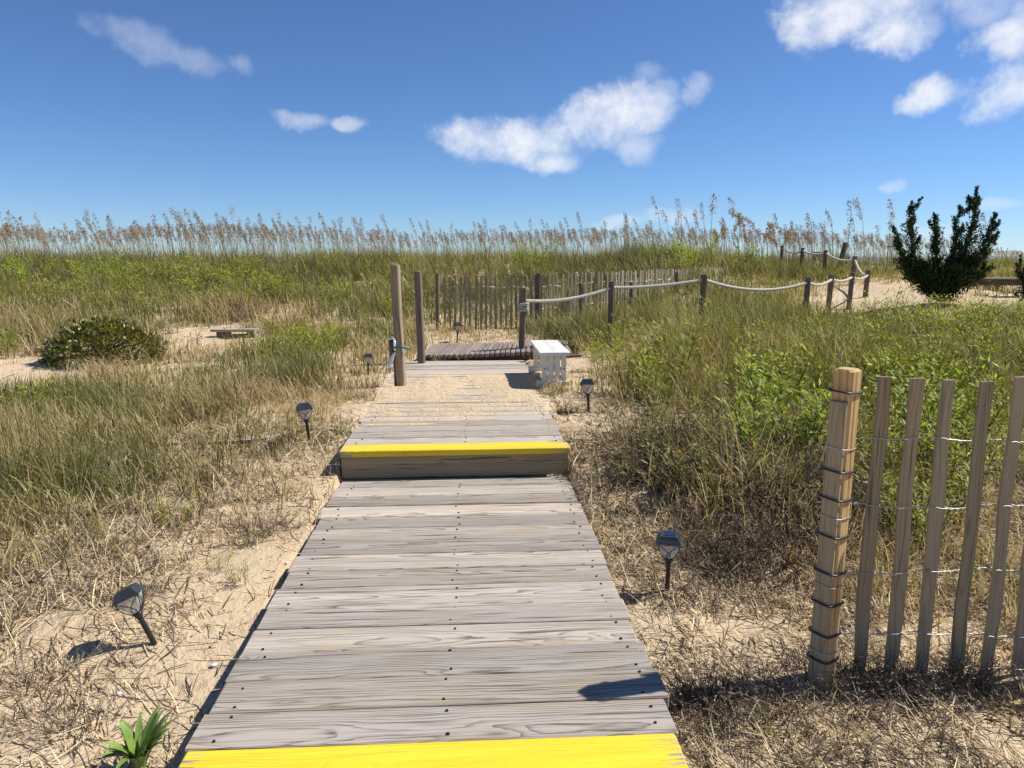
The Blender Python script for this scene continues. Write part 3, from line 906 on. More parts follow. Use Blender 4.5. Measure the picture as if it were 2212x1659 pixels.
# slat strapped against the left face of the post
sb = bmesh.new(); add_box(sb, (0, 0, .455), (.050, .011, .97), None, .002)
o = bm_obj('strapped_slat', sb, M_slat, nf)
fl = fb + pf * .0365
o.location = local(Vector((fl.x, fl.y, fb.z - .04))); o.rotation_euler = (0, 0, math.radians(38) - math.pi / 2)
H = ftop - fb.z
def band(parent, z, name, mat, rad, off):
    pts = []
    for k in range(29):
        a = k / 28 * 2 * math.pi
        q = max(abs(math.cos(a)), abs(math.sin(a)))
        r = (.0305 + off) / (q ** .82)
        l = Vector((r * math.cos(a), r * math.sin(a), 0))
        if l.x < 0: l.x *= 1.42
        c, s_ = math.cos(math.radians(38)), math.sin(math.radians(38))
        wv = Vector((l.x * c - l.y * s_, l.x * s_ + l.y * c, 0))
        pts.append(local(fb) + Vector((wv.x, wv.y, z + wv.x * -.10)))
    bmx = bmesh.new(); add_tube(bmx, pts, rad, 6, False)
    return bm_obj(name, bmx, mat, parent, True)
for f in (.935, .70, .615, .50, .385, .285, .185, .10):
    band(nf, H * f, 'cable_tie', M_black, .0032, .004)
# slats, each a little different
slat_x = [1.108 + .103 * k + (.004 * math.sin(k * 2.3)) for k in range(22)]
slat_top = [.868, .862, .858, .855, .868, .80, .84, .86, .85, .86, .85, .86] + [.85 + .012 * math.sin(k * 3.1) for k in range(10)]
for k, x in enumerate(slat_x):
    g = gz(x, FY)
    bmx = bmesh.new()
    h = slat_top[k] - g
    n = 6
    wv = [RND.uniform(-.0055, .0055) for _ in range(n + 1)]
    rings = []
    for i in range(n + 1):
        z = -.12 + (h + .12) * i / n
        hw = .0188 + RND.uniform(-.0025, .0025)
        rings.append([bmx.verts.new((wv[i] + sx * hw, sy * .0055, z)) for sx, sy in ((-1, -1), (1, -1), (1, 1), (-1, 1))])
    for a, b in zip(rings[:-1], rings[1:]):
        for q in range(4): bmx.faces.new((a[q], a[(q + 1) % 4], b[(q + 1) % 4], b[q]))
    bmx.faces.new(rings[-1]); bmx.faces.new(list(reversed(rings[0])))
    o = bm_obj('slat', bmx, M_slat, nf)
    o.location = local((x, FY + .006 * math.sin(k * 1.7), g)); o.rotation_euler = (RND.uniform(-.015, .015), -.004 * k + RND.uniform(-.006, .006), RND.uniform(-.12, .12))
# wires twisted round the slats
for f in (.80, .585, .365, .145, .02):
    pa, pbk = [], []
    z0 = -.1 + f * .97
    x = slat_x[0] - .16
    k = 0
    while x < slat_x[-1]:
        zz = z0 + .006 * math.sin(x * 9 + f * 20) + .004 * math.sin(x * 31)
        ph = math.cos((x - slat_x[0]) / .103 * 2 * math.pi)
        y = .0085 if ph > .1 else .0025
        pa.append(local((x, FY - y, zz + .0015 * math.sin(x * 200)))); pbk.append(local((x, FY + y, zz - .0015 * math.sin(x * 200))))
        x += .012
    for pp in (pa, pbk):
        bmx = bmesh.new(); add_tube(bmx, pp, .0014, 5, False)
        bm_obj('wire', bmx, M_wire, nf, True)
    band(nf, z0 - fb.z, 'wire_loop', M_wire, .0014, .002)

# ------------------------------------------------------------------ far picket fence below the dune
def fence_line():
    return [at_y(944, 640, 9.45), at_y(1060, 640, 9.6), at_y(1180, 640, 9.8), at_y(1300, 640, 10.3), at_y(1400, 640, 11.2), at_y(1500, 640, 12.3), at_y(1560, 640, 13.2), at_y(1586, 640, 13.9)]
fl_ = fence_line()
ff = empty('picket_fence', (fl_[0].x, fl_[0].y, gz(fl_[0].x, fl_[0].y)))
tag(ff, 'long old wired picket fence half sunk in dune grass', 'fence')
P = np.array([(p.x, p.y) for p in fl_]); cum = np.concatenate([[0], np.cumsum(np.linalg.norm(np.diff(P, axis=0), axis=1))])
tp = np.interp(np.linspace(0, 1, 100), np.linspace(0, 1, 2), [0, 1])
bmx = bmesh.new(); add_box(bmx, (0, 0, .35), (.031, .010, 1.1), None, .0015)
sm1 = bpy.data.meshes.new('slat'); bmx.to_mesh(sm1); bmx.free(); sm1.materials.append(M_slat_far)
sm2 = sm1.copy(); sm2.materials.clear(); sm2.materials.append(M_slat_pale)
s = .10; k = 0
wire_pts = {f: [] for f in (.75, .45, .2)}
while s < cum[-1]:
    x = float(np.interp(s, cum, P[:, 0])); y = float(np.interp(s, cum, P[:, 1]))
    u = 1106 + x / (y * .9842) * FPX
    vt = float(np.interp(u, [940, 1080, 1250, 1300, 1420, 1590], [597, 596, 589, 588, 583, 577])) + RND.uniform(-2, 2.5)
    t = at_y(u, vt, y)
    g = gz(x, y)
    o = bpy.data.objects.new('slat', sm2 if u > 1335 or (u > 1225 and k % 3 == 0) else sm1); COL.objects.link(o); o.parent = ff
    o.location = Vector((x, y, t.z - .90)) - ff.location
    dx = float(np.interp(s + .05, cum, P[:, 0])) - x; dy = float(np.interp(s + .05, cum, P[:, 1])) - y
    lean = RND.uniform(-.025, .025)
    if u > 1572: lean = .35 + .25 * (u - 1572) / 14
    o.rotation_euler = (RND.uniform(-.02, .02), lean, math.atan2(dy, dx) + RND.uniform(-.08, .08))
    for f in wire_pts: wire_pts[f].append(Vector((x, y - .008 * (1 if k % 2 else -1), t.z - .9 + f + .01 * math.sin(s * 3))) - ff.location)
    s += .069 + RND.uniform(-.004, .004); k += 1
for f, pp in wire_pts.items():
    bmx = bmesh.new(); add_tube(bmx, pp, .0022, 4, False); bm_obj('wire', bmx, M_wire, ff)
for (u, vt, Y, wd, lean) in ((943, 590, 9.42, .045, .02), (1163, 590, 9.75, .05, 0), (1258, 598, 10.0, .06, -.02), (1366, 610, 10.6, .05, -.03), (1462, 588, 11.8, .055, 0)):
    t = at_y(u, vt, Y)
    o = bm_obj('post', post_bm(wd, t.z - gz(t.x, t.y), .004, .003, int(u)), M_post, ff)
    o.location = Vector((t.x, t.y, gz(t.x, t.y))) - ff.location; o.rotation_euler = (0, lean, RND.uniform(-.4, .4))

# ------------------------------------------------------------------ far timber pieces
bp = at_y(2150, 603, 12.5)
tb = empty('timber_walkway_edge', (bp.x, bp.y, bp.z))
tag(tb, 'long dark timber beam of a raised walkway behind the juniper', 'beam')
plank(tb, 'beam', (.9, 0, -.055), (3.2, .045, .11), M_beam, (0, 0, .05))
plank(tb, 'top_board', (.85, .05, .012), (3.3, .14, .02), M_drift, (0, 0, .05))
for q in (.1, 1.1, 2.0):
    o = bm_obj('post', post_bm(.07, .55, .004, .003, 77), M_beam, tb); o.location = (q, .06, -.57)
# leaning stump with broken splinters on the dune
stp = at_y(1820, 558, 15.0)
g0 = gz(stp.x, stp.y)
stump = empty('driftwood_stump', (stp.x, stp.y, g0))
tag(stump, 'broken leaning driftwood stump on the dune behind the rope', 'stump')
zt = at_y(1822, 524, 15.0).z - g0
bmx = bmesh.new(); add_tube(bmx, [(-.04, 0, -.1), (-.02, 0, zt * .5), (.02, 0, zt * .85), (.035, 0, zt)], [.075, .06, .05, .046], 9)
bm_obj('trunk', bmx, M_post, stump)
for (dx, h, r) in ((.12, .62, .03), (.18, .5, .025), (.07, .55, .04), (-.05, .5, .04)):
    bmx = bmesh.new(); add_tube(bmx, [(dx * .5, 0, -.05), (dx * .8, .01, zt * h * .6), (dx * 1.15, .0, zt * h)], [r, r * .8, r * .3], 7)
    bm_obj('splinter', bmx, M_post, stump)
# small box-like stand
bp = at_y(1769, 564, 16.0)
g0 = gz(bp.x, bp.y)
stand = empty('wooden_stand', (bp.x, bp.y, g0))
tag(stand, 'small grey wooden box stand on the dune behind the rope posts', 'stand')
zt = at_y(1769, 545, 16.0).z - g0
plank(stand, 'front_board', (.03, -.05, zt - .10), (.19, .02, .17), M_drift, (0, 0, .1))
plank(stand, 'side_board', (-.08, .04, zt - .09), (.03, .16, .17), M_beam, (0, 0, .1))
plank(stand, 'lid', (0, .03, zt - .005), (.26, .22, .02), M_beam, (0, 0, .1))
for sx in (-.08, .10):
    plank(stand, 'leg', (sx, .05, (zt - .1) / 2 - .06), (.03, .03, zt - .05), M_beam, (0, 0, .1))

# ------------------------------------------------------------------ foliage builders (numpy)
def frames(dirs):
    up = np.tile(np.array([0, 0, 1.0]), (len(dirs), 1))
    a = np.cross(dirs, up); ln = np.linalg.norm(a, axis=1, keepdims=True)
    a = np.where(ln > 1e-4, a / np.maximum(ln, 1e-4), np.array([1.0, 0, 0]))
    return a, np.cross(a, dirs)

def blades(base, h, lean_az, bend, width, col, rows=4, tipcol=None, lift=1.0):
    """curved tapering blades; returns verts, quads, tris, cols"""
    n = len(base)
    ts = np.linspace(0, 1, rows)
    hd = np.stack([np.cos(lean_az), np.sin(lean_az), np.zeros(n)], 1)
    tw = lean_az + math.pi / 2 + rng.normal(0, .5, n)
    wd = np.stack([np.cos(tw), np.sin(tw), np.zeros(n)], 1)
    V = np.empty((n, 2 * rows - 1, 3)); C = np.empty((n, 2 * rows - 1, 3))
    if tipcol is None: tipcol = col
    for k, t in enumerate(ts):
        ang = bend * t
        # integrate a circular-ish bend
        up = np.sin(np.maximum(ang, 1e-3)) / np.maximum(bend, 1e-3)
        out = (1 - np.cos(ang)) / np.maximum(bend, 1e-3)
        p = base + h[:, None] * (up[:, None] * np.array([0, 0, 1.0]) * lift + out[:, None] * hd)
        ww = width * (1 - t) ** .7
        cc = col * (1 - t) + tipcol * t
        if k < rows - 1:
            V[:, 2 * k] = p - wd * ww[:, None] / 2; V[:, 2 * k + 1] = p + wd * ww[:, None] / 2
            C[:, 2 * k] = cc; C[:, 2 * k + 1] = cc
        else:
            V[:, 2 * k] = p; C[:, 2 * k] = cc
    m = 2 * rows - 1
    off = np.arange(n)[:, None] * m
    quads = []
    for k in range(rows - 2):
        quads.append(off + np.array([[2 * k, 2 * k + 1, 2 * k + 3, 2 * k + 2]]))
    quads = np.concatenate(quads) if quads else np.zeros((0, 4), int)
    k = rows - 2
    tris = off + np.array([[2 * k, 2 * k + 1, 2 * k + 2]])
    return V.reshape(-1, 3), quads, tris, C.reshape(-1, 3)

def leaves(pos, dirs, length, width, col, fold=.15):
    """diamond leaves with a folded midrib: 4 verts, 2 tris"""
    n = len(pos)
    dirs = dirs / np.linalg.norm(dirs, axis=1, keepdims=True)
    a, b = frames(dirs)
    roll = rng.uniform(-.7, .7, n)
    s = a * np.cos(roll)[:, None] + b * np.sin(roll)[:, None]
    nn = np.cross(s, dirs)
    mid = pos + dirs * (length * .45)[:, None]
    V = np.stack([pos, mid + s * (width / 2)[:, None] + nn * (width * fold)[:, None], pos + dirs * length[:, None], mid - s * (width / 2)[:, None] + nn * (width * fold)[:, None]], 1)
    off = np.arange(n)[:, None] * 4
    tris = np.concatenate([off + np.array([[0, 1, 2]]), off + np.array([[0, 2, 3]])])
    C = np.repeat(col[:, None, :], 4, 1)
    return V.reshape(-1, 3), tris, C.reshape(-1, 3)

def join(parts):
    """parts: list of (V, quads|None, tris|None, C)"""
    Vs, Qs, Ts, Cs = [], [], [], []
    o = 0
    for V, Q, T, C in parts:
        Vs.append(V); Cs.append(C)
        if Q is not None and len(Q): Qs.append(Q + o)
        if T is not None and len(T): Ts.append(T + o)
        o += len(V)
    return np.concatenate(Vs), (np.concatenate(Qs) if Qs else None), (np.concatenate(Ts) if Ts else None), np.concatenate(Cs)

def np_tube(path, rad, seg=4, col=(.2, .2, .1)):
    path = np.asarray(path, float); n = len(path)
    T = np.gradient(path, axis=0); T /= np.maximum(np.linalg.norm(T, axis=1, keepdims=True), 1e-6)
    a, b = frames(T)
    th = np.arange(seg) / seg * 2 * math.pi
    rad = np.broadcast_to(np.asarray(rad, float), (n,))
    V = path[:, None, :] + rad[:, None, None] * (np.cos(th)[None, :, None] * a[:, None, :] + np.sin(th)[None, :, None] * b[:, None, :])
    i0 = (np.arange(n - 1)[:, None] * seg + np.arange(seg)[None, :]); i1 = (np.arange(n - 1)[:, None] * seg + (np.arange(seg)[None, :] + 1) % seg)
    Q = np.stack([i0.ravel(), i1.ravel(), (i1 + seg).ravel(), (i0 + seg).ravel()], 1)
    return V.reshape(-1, 3), Q, None, np.tile(np.array(col, float), (n * seg, 1))

# ------------------------------------------------------------------ vegetation map (points on the ground, cover, height, colour weights)
# colours: green, yellow-green, straw, grey-brown
VM = [
 (30, 1600, .10, .07, 0, 0, .7, .3), (150, 1500, .10, .08, 0, 0, .6, .4), (300, 1480, .03, .05, 0, 0, .7, .3), (450, 1400, .02, .05, 0, 0, .8, .2), (560, 1250, .02, .05, 0, 0, .8, .2),
 (380, 1300, .07, .08, .1, .05, .55, .3), (330, 1200, .12, .10, .15, .05, .5, .3), (120, 1330, .16, .16, .2, .05, .5, .25), (60, 1200, .30, .22, .25, .08, .42, .25), (180, 1130, .24, .18, .25, .08, .42, .25),
 (50, 1050, .42, .26, .3, .08, .37, .25), (250, 1000, .48, .25, .36, .08, .36, .2), (450, 1020, .30, .17, .3, .08, .40, .22), (560, 1080, .14, .12, .2, .05, .5, .25), (690, 1060, .10, .10, .1, .05, .65, .2), (700, 1000, .12, .08, .1, .05, .7, .15), (560, 960, .34, .2, .36, .08, .40, .16),
 (740, 940, .35, .09, .45, .15, .3, .1), (690, 910, .30, .12, .3, .1, .5, .1), (400, 880, .62, .30, .48, .12, .25, .15), (150, 870, .58, .28, .45, .15, .25, .15), (640, 830, .55, .25, .48, .12, .3, .1), (720, 860, .35, .12, .2, .05, .65, .1),
 (780, 890, .02, .05, 0, 0, .9, .1), (850, 870, .0, .05, 0, 0, .9, .1), (560, 775, .72, .30, .6, .25, .1, .05), (700, 765, .75, .33, .58, .25, .12, .05), (800, 835, .40, .10, .15, .05, .7, .1), (830, 775, .5, .18, .3, .1, .55, .05), (840, 740, .7, .33, .5, .15, .3, .05),
 (25, 805, .0, .05, 0, 0, .8, .2), (60, 815, .0, .05, 0, 0, .8, .2), (385, 785, .30, .16, .35, .1, .45, .1), (340, 800, .3, .16, .35, .1, .45, .1), (410, 755, .25, .16, .35, .1, .45, .1), (450, 742, .03, .06, .2, .1, .6, .1), (500, 745, .03, .06, .2, .1, .6, .1), (470, 725, .05, .06, .2, .1, .6, .1), (550, 740, .06, .06, .2, .1, .6, .1), (370, 735, .5, .3, .3, .1, .3, .3), (50, 735, .62, .35, .18, .08, .34, .4), (200, 680, .7, .35, .3, .2, .2, .3),
 (100, 655, .85, .4, .38, .40, .12, .1), (100, 600, .95, .42, .62, .26, .02, .1), (300, 610, .95, .4, .5, .32, .08, .1), (500, 625, .92, .4, .45, .37, .08, .1), (480, 685, .7, .3, .2, .1, .3, .4), (700, 650, .92, .4, .42, .38, .1, .1), (640, 700, .75, .32, .25, .12, .33, .3), (800, 600, .95, .42, .6, .22, .08, .1), (800, 690, .8, .36, .42, .3, .18, .1), (60, 555, 1, .4, .6, .2, .1, .1), (600, 555, 1, .4, .6, .2, .1, .1),
 (960, 730, .35, .16, .3, .05, .55, .1), (1050, 735, .30, .14, .3, .05, .55, .1), (1000, 700, .5, .18, .5, .1, .3, .1), (1100, 700, .5, .18, .5, .1, .3, .1), (1220, 700, .6, .24, .5, .1, .3, .1), (1000, 620, .9, .38, .5, .2, .2, .1), (1150, 685, .5, .22, .5, .12, .3, .08), (1150, 600, .95, .4, .6, .22, .1, .08), (1100, 740, .2, .12, .25, .05, .6, .1),
 (1560, 1500, .14, .08, 0, 0, .65, .35), (1510, 1600, .32, .11, .45, .1, .3, .15), (1620, 1640, .34, .10, .45, .1, .3, .15), (1450, 1400, .10, .09, .1, 0, .6, .3), (1400, 1200, .08, .08, .05, 0, .75, .2), (1330, 1080, .10, .09, .05, 0, .75, .2), (1270, 980, .24, .11, .15, .05, .6, .2),
 (1225, 875, .30, .06, .45, .1, .35, .1), (1190, 830, .35, .07, .45, .1, .35, .1), (1285, 905, .07, .07, .1, .05, .7, .15), (1265, 870, .08, .07, .15, .05, .65, .15), (1320, 950, .10, .09, .1, .05, .6, .25), (1300, 1010, .10, .09, .1, 0, .65, .25), (1290, 840, .2, .14, .3, .1, .5, .1), (1380, 990, .32, .28, .2, .08, .32, .4), (1480, 1060, .34, .32, .15, .05, .25, .55), (1640, 1100, .55, .38, .15, .05, .25, .55), (1560, 1000, .35, .36, .3, .15, .25, .3), (1500, 1260, .20, .12, .02, 0, .55, .43), (1700, 1300, .26, .16, .02, .03, .6, .35), (1620, 1420, .22, .10, 0, 0, .6, .4),
 (1950, 1250, .40, .26, .25, .12, .42, .21), (2120, 1250, .42, .28, .25, .12, .42, .21), (2000, 1400, .34, .15, .1, .03, .6, .27), (2000, 1560, .30, .09, .03, 0, .55, .42), (1800, 1600, .25, .08, .03, 0, .55, .42),
 (1330, 850, .72, .36, .5, .2, .2, .1), (1500, 800, .9, .45, .55, .28, .12, .05), (1500, 900, .55, .4, .4, .25, .2, .15), (1700, 850, .75, .4, .4, .35, .15, .1), (1900, 820, .85, .4, .45, .38, .12, .05), (2100, 820, .85, .38, .42, .36, .15, .07), (1800, 1050, .6, .36, .3, .2, .3, .2), (2100, 1050, .65, .36, .3, .2, .32, .18), (1950, 950, .8, .4, .35, .45, .12, .08),
 (1600, 730, .9, .45, .6, .18, .17, .05), (1290, 735, .85, .40, .52, .14, .25, .09), (1400, 680, .92, .42, .55, .2, .17, .08), (2000, 730, .8, .3, .4, .42, .13, .05), (1750, 730, .8, .33, .5, .3, .15, .05), (2180, 720, .8, .3, .4, .42, .13, .05), (1265, 800, .06, .08, .1, .05, .8, .05), (1245, 780, .1, .1, .1, .05, .8, .05),
 (1815, 672, .0, .05, 0, 0, 1, 0), (1790, 690, .05, .1, .3, .1, .6, 0), (1930, 640, .02, .08, .2, .1, .7, 0), (1845, 645, .02, .08, 0, 0, 1, 0), (1940, 604, .35, .18, .4, .15, .45, 0), (1985, 606, .3, .15, .4, .15, .45, 0), (1900, 655, .05, .08, .3, .1, .6, 0), (2150, 660, .08, .1, .3, .1, .5, .1), (1990, 655, .1, .12, .3, .1, .5, .1), (2120, 620, .3, .2, .3, .2, .4, .1), (1640, 610, .75, .3, .45, .25, .25, .05), (1720, 640, .7, .3, .45, .25, .25, .05), (1680, 625, .7, .3, .45, .25, .25, .05),
 (990, 662, .85, .34, .5, .2, .2, .1), (1100, 660, .85, .34, .5, .2, .2, .1), (1200, 655, .85, .34, .5, .2, .2, .1), (1480, 650, .9, .4, .5, .25, .2, .05), (1600, 655, .9, .4, .5, .25, .2, .05), (1700, 650, .85, .36, .5, .3, .15, .05), (1660, 690, .9, .4, .55, .2, .2, .05), (1560, 690, .9, .42, .55, .2, .2, .05), (1720, 690, .8, .36, .5, .3, .15, .05), (1600, 620, .8, .35, .5, .25, .2, .05),
 (1550, 560, 1, .5, .72, .14, .04, .1), (1450, 560, .98, .45, .66, .18, .06, .1), (1700, 600, .92, .4, .5, .36, .09, .05), (1800, 600, .9, .38, .5, .3, .15, .05), (1900, 585, .95, .36, .5, .2, .22, .08), (2150, 590, .95, .32, .45, .3, .2, .05), (1300, 570, .98, .42, .6, .24, .06, .1)]
vm_p = []
for r in VM:
    g = G(r[0], r[1])
    vm_p.append((g.x / (g.y + .5), math.log(max(g.y, .5))))
vm_p = np.array(vm_p); vm_a = np.array([r[2:] for r in VM], float)
for i_, r in enumerate(VM):                    # greener on the left-hand flat
    if r[0] < 900 and r[1] > 700: vm_a[i_, 2] *= 1.25; vm_a[i_, 4] *= .95
    if r[0] < 720 and r[1] > 1040: vm_a[i_, 0] *= 1.25
def vegmap(x, y):
    qx = x / (np.maximum(y, .2) + .5); qy = np.log(np.maximum(y, .5))
    out = np.zeros((len(x), 6))
    for i in range(0, len(x), 20000):
        d2 = ((qx[i:i + 20000, None] - vm_p[None, :, 0]) / .075) ** 2 + ((qy[i:i + 20000, None] - vm_p[None, :, 1]) / .10) ** 2
        wgt = 1.0 / (d2 + .12) ** 2.0
        out[i:i + 20000] = (wgt @ vm_a) / wgt.sum(1, keepdims=True)
    return out

PAL = np.array([[(.165, .175, .065), (.34, .335, .185), (.105, .120, .042)],       # green, sage, deep green
                [(.215, .235, .045), (.29, .285, .085), (.165, .195, .04)],                # yellow-green
                [(.52, .42, .255), (.45, .35, .20), (.60, .51, .34)],               # straw
                [(.20, .155, .115), (.30, .245, .185), (.125, .092, .066)]])        # grey-brown
def pick_colors(wt_, n_noise):
    c = wt_ / np.maximum(wt_.sum(1, keepdims=True), 1e-6)
    cs = np.cumsum(c, 1)
    r = np.clip(.5 * rng.random(len(wt_)) + .5 * n_noise, 0, .9999)
    k = (r[:, None] > cs).sum(1).clip(0, 3)
    j = rng.integers(0, 3, len(wt_))
    col = PAL[k, j] * rng.uniform(.75, 1.25, (len(wt_), 1))
    return col, k

def off_deck(x, y, m=.0):
    s, c = deck_sc(x, y)
    on = (np.abs(c) < DW / 2 + m) & (s > -3) & (s < UP_END + .02)
    on2 = (y > 7.2) & (y < 8.4) & (x > -1.0) & (x < .62) & (np.abs(y - 7.85) < .54)
    return ~(on | on2)

def scatter(n, ymin, ymax, pw=1.0, margin=2.4):
    y = ymin + (ymax - ymin) * rng.random(n) ** pw
    half = .735 * y + margin
    x = rng.uniform(-1, 1, n) * half
    return x, y

# -- grass, grown in tufts
parts = []
def grow(n_tuft, ymin, ymax, per, pw, wid, hs, rows, spread):
    x, y = scatter(n_tuft, ymin, ymax, pw)
    # even cover per square metre: thin out by the width of the strip
    keep = rng.random(n_tuft) < (.735 * y + 1.0) / (.735 * ymax + 1.0) if pw == 1.0 else np.ones(n_tuft, bool)
    a = vegmap(x, y)
    patch = vnoise(x, y, .9, 31) * .9 + vnoise(x, y, 2.6, 32) * .6
    dens = a[:, 0] * np.where(y < 6.5, np.where(x < -.8, 1.6, .62), 1.0) * (1 + 1.5 * patch)
    sparse = a[:, 0] < .5
    dens = np.where(sparse, dens * np.where(vnoise(x, y, 3.5, 33) > .02, 1.45, .5), dens)
    keep &= (rng.random(n_tuft) < dens) & off_deck(x, y, .015)
    x, y, a = x[keep], y[keep], a[keep]
    n = len(x)
    k = rng.integers(max(2, int(per * .6)), int(per * 1.4) + 1, n)
    idx = np.repeat(np.arange(n), k)
    m = len(idx)
    r = spread * np.sqrt(rng.random(m)) * rng.uniform(.5, 1.3, n)[idx]
    th = rng.uniform(0, 2 * math.pi, m)
    bx = x[idx] + r * np.cos(th); by = y[idx] + r * np.sin(th)
    ok = off_deck(bx, by, .01)
    idx, bx, by, th = idx[ok], bx[ok], by[ok], th[ok]
    m = len(idx)
    z = terrain(bx, by, True) - .01
    hn = np.clip(vnoise(x, y, 1.4, 34) * .9 + 1, .55, 1.5)[idx]
    h = a[idx, 1] * hs * hn * rng.uniform(.55, 1.25, m) * rng.uniform(.75, 1.2, n)[idx]
    cn = np.clip(.5 + 1.3 * vnoise(x, y, .8, 35) + .8 * vnoise(x, y, 2.4, 36), 0, 1)[idx]
    col, kk = pick_colors(a[idx, 2:], cn)
    lean = np.where(rng.random(m) < .55, th, rng.uniform(0, 2 * math.pi, m))
    lean = np.where(rng.random(m) < .22, rng.normal(math.pi * .95, .6, m), lean)       # prevailing wind from the right
    bend = np.abs(rng.normal(1.0, .8, m)) + .15
    bend = np.where(kk >= 2, bend + .35, bend)
    wdt = wid * rng.uniform(.6, 1.35, m) * (1 + .012 * by)
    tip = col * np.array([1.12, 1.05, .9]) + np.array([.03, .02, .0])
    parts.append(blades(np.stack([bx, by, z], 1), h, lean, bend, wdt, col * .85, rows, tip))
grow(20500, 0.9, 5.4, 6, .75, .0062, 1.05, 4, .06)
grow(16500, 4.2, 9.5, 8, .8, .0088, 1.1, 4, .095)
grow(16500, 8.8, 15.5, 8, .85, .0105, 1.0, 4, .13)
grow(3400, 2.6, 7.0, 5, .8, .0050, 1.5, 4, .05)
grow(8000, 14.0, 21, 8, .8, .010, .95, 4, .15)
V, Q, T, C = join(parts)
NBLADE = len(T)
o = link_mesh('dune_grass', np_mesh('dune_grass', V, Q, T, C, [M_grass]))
tag(o, 'mixed green and dry dune grass growing all over the sand', 'grass', kind='stuff')

# -- straw litter lying on the sand
def straws(n, ymin, ymax, pw, lmin, lmax, wid, gain, lo, tall):
    x, y = scatter(n, ymin, ymax, pw)
    a = vegmap(x, y)
    s_, c_ = deck_sc(x, y)
    lit = np.clip(lo + gain * a[:, 0], 0, 1) * (.45 + .55 * (a[:, 4] + a[:, 5]))
    right = np.clip((c_ - .60) / .25, 0, 1) * np.clip((5.2 - y) / 1.5, 0, 1)
    left = np.clip((-c_ - .85) / .7, 0, 1) * np.clip((5.5 - y) / 1.5, 0, 1)
    lit = lit + .85 * right + .85 * left
    lit = lit * np.clip(1 + 1.5 * vnoise(x, y, 1.5, 41) + 1.5 * vnoise(x, y, 5, 42), .05, 2)
    keep = (rng.random(n) < lit) & off_deck(x, y, -.01)
    x, y, a = x[keep], y[keep], a[keep]
    m = len(x)
    th = rng.uniform(0, 2 * math.pi, m) * .6 + .4 * rng.normal(math.pi, 1.0, m)
    L = rng.uniform(lmin, lmax, m) * rng.uniform(.6, 1.1, m)
    curl = rng.normal(0, .22, m)
    d = np.stack([np.cos(th), np.sin(th)], 1); sd_ = np.stack([-np.sin(th), np.cos(th)], 1)
    rise = np.abs(rng.normal(0, tall, m)) * L
    sag = rng.uniform(-.2, .6, m) * rise
    z0 = terrain(x, y)
    ww = wid * rng.uniform(.55, 1.4, m) * (1 + .05 * y)
    grey = rng.random(m) < np.clip(a[:, 5] * .9 + .08, .1, .7)
    col = np.where(grey[:, None], PAL[3, rng.integers(0, 3, m)], PAL[2, rng.integers(0, 3, m)]) * rng.uniform(.55, 1.25, (m, 1))
    dk = rng.random(m) < .30
    col = np.where(dk[:, None], np.array([.115, .085, .058]) * rng.uniform(.5, 1.5, (m, 1)), col)
    V = np.empty((m, 7, 3))
    for k, t in enumerate((0, .33, .7, 1.0)):
        px = x + d[:, 0] * L * t + sd_[:, 0] * curl * L * t * t; py = y + d[:, 1] * L * t + sd_[:, 1] * curl * L * t * t
        pz = np.maximum(terrain(px, py), z0 - .02) + .003 + rise * t - sag * t * t
        if k < 3:
            V[:, 2 * k] = np.stack([px - sd_[:, 0] * ww / 2, py - sd_[:, 1] * ww / 2, pz], 1)
            V[:, 2 * k + 1] = np.stack([px + sd_[:, 0] * ww / 2, py + sd_[:, 1] * ww / 2, pz + ww * .5], 1)
        else:
            V[:, 6] = np.stack([px, py, pz], 1)
    off = np.arange(m)[:, None] * 7
    Q = np.concatenate([off + np.array([[0, 1, 3, 2]]), off + np.array([[2, 3, 5, 4]])]); T = off + np.array([[4, 5, 6]])
    return V.reshape(-1, 3), Q, T, np.repeat(col, 7, 0)
V, Q, T, C = join([straws(215000, 0.9, 5.6, .8, .04, .17, .0024, 1.5, .05, .30), straws(50000, 4.8, 10, .8, .05, .22, .0034, .9, .05, .25)])
NSTRAW = len(T)
o = link_mesh('straw_litter', np_mesh('straw_litter', V, Q, T, C, [M_straw]))
tag(o, 'dry straw and dead grass lying on the sand', 'straw', kind='stuff')

# -- small dark scraps and shell grit on the bare sand
n = 5200
x, y = scatter(n, 1.2, 5.5, .8)
keep = off_deck(x, y, .01) & (rng.random(n) < .75)
x, y = x[keep], y[keep]; m = len(x)
z = terrain(x, y) + .002
d = np.stack([rng.normal(0, 1, m), rng.normal(0, 1, m), rng.uniform(0, .5, m)], 1)
cc = np.where((rng.random(m) < .30)[:, None], np.array([.66, .6, .52]), np.array([.13, .09, .06])) * rng.uniform(.6, 1.2, (m, 1))
lv = leaves(np.stack([x, y, z], 1), d, rng.uniform(.006, .02, m), rng.uniform(.004, .010, m), cc, .3)
o = link_mesh('leaf_scraps', np_mesh('leaf_scraps', lv[0], None, lv[1], lv[2], [M_straw]))
tag(o, 'dark leaf scraps and shell bits strewn over the sand', 'debris', kind='stuff')

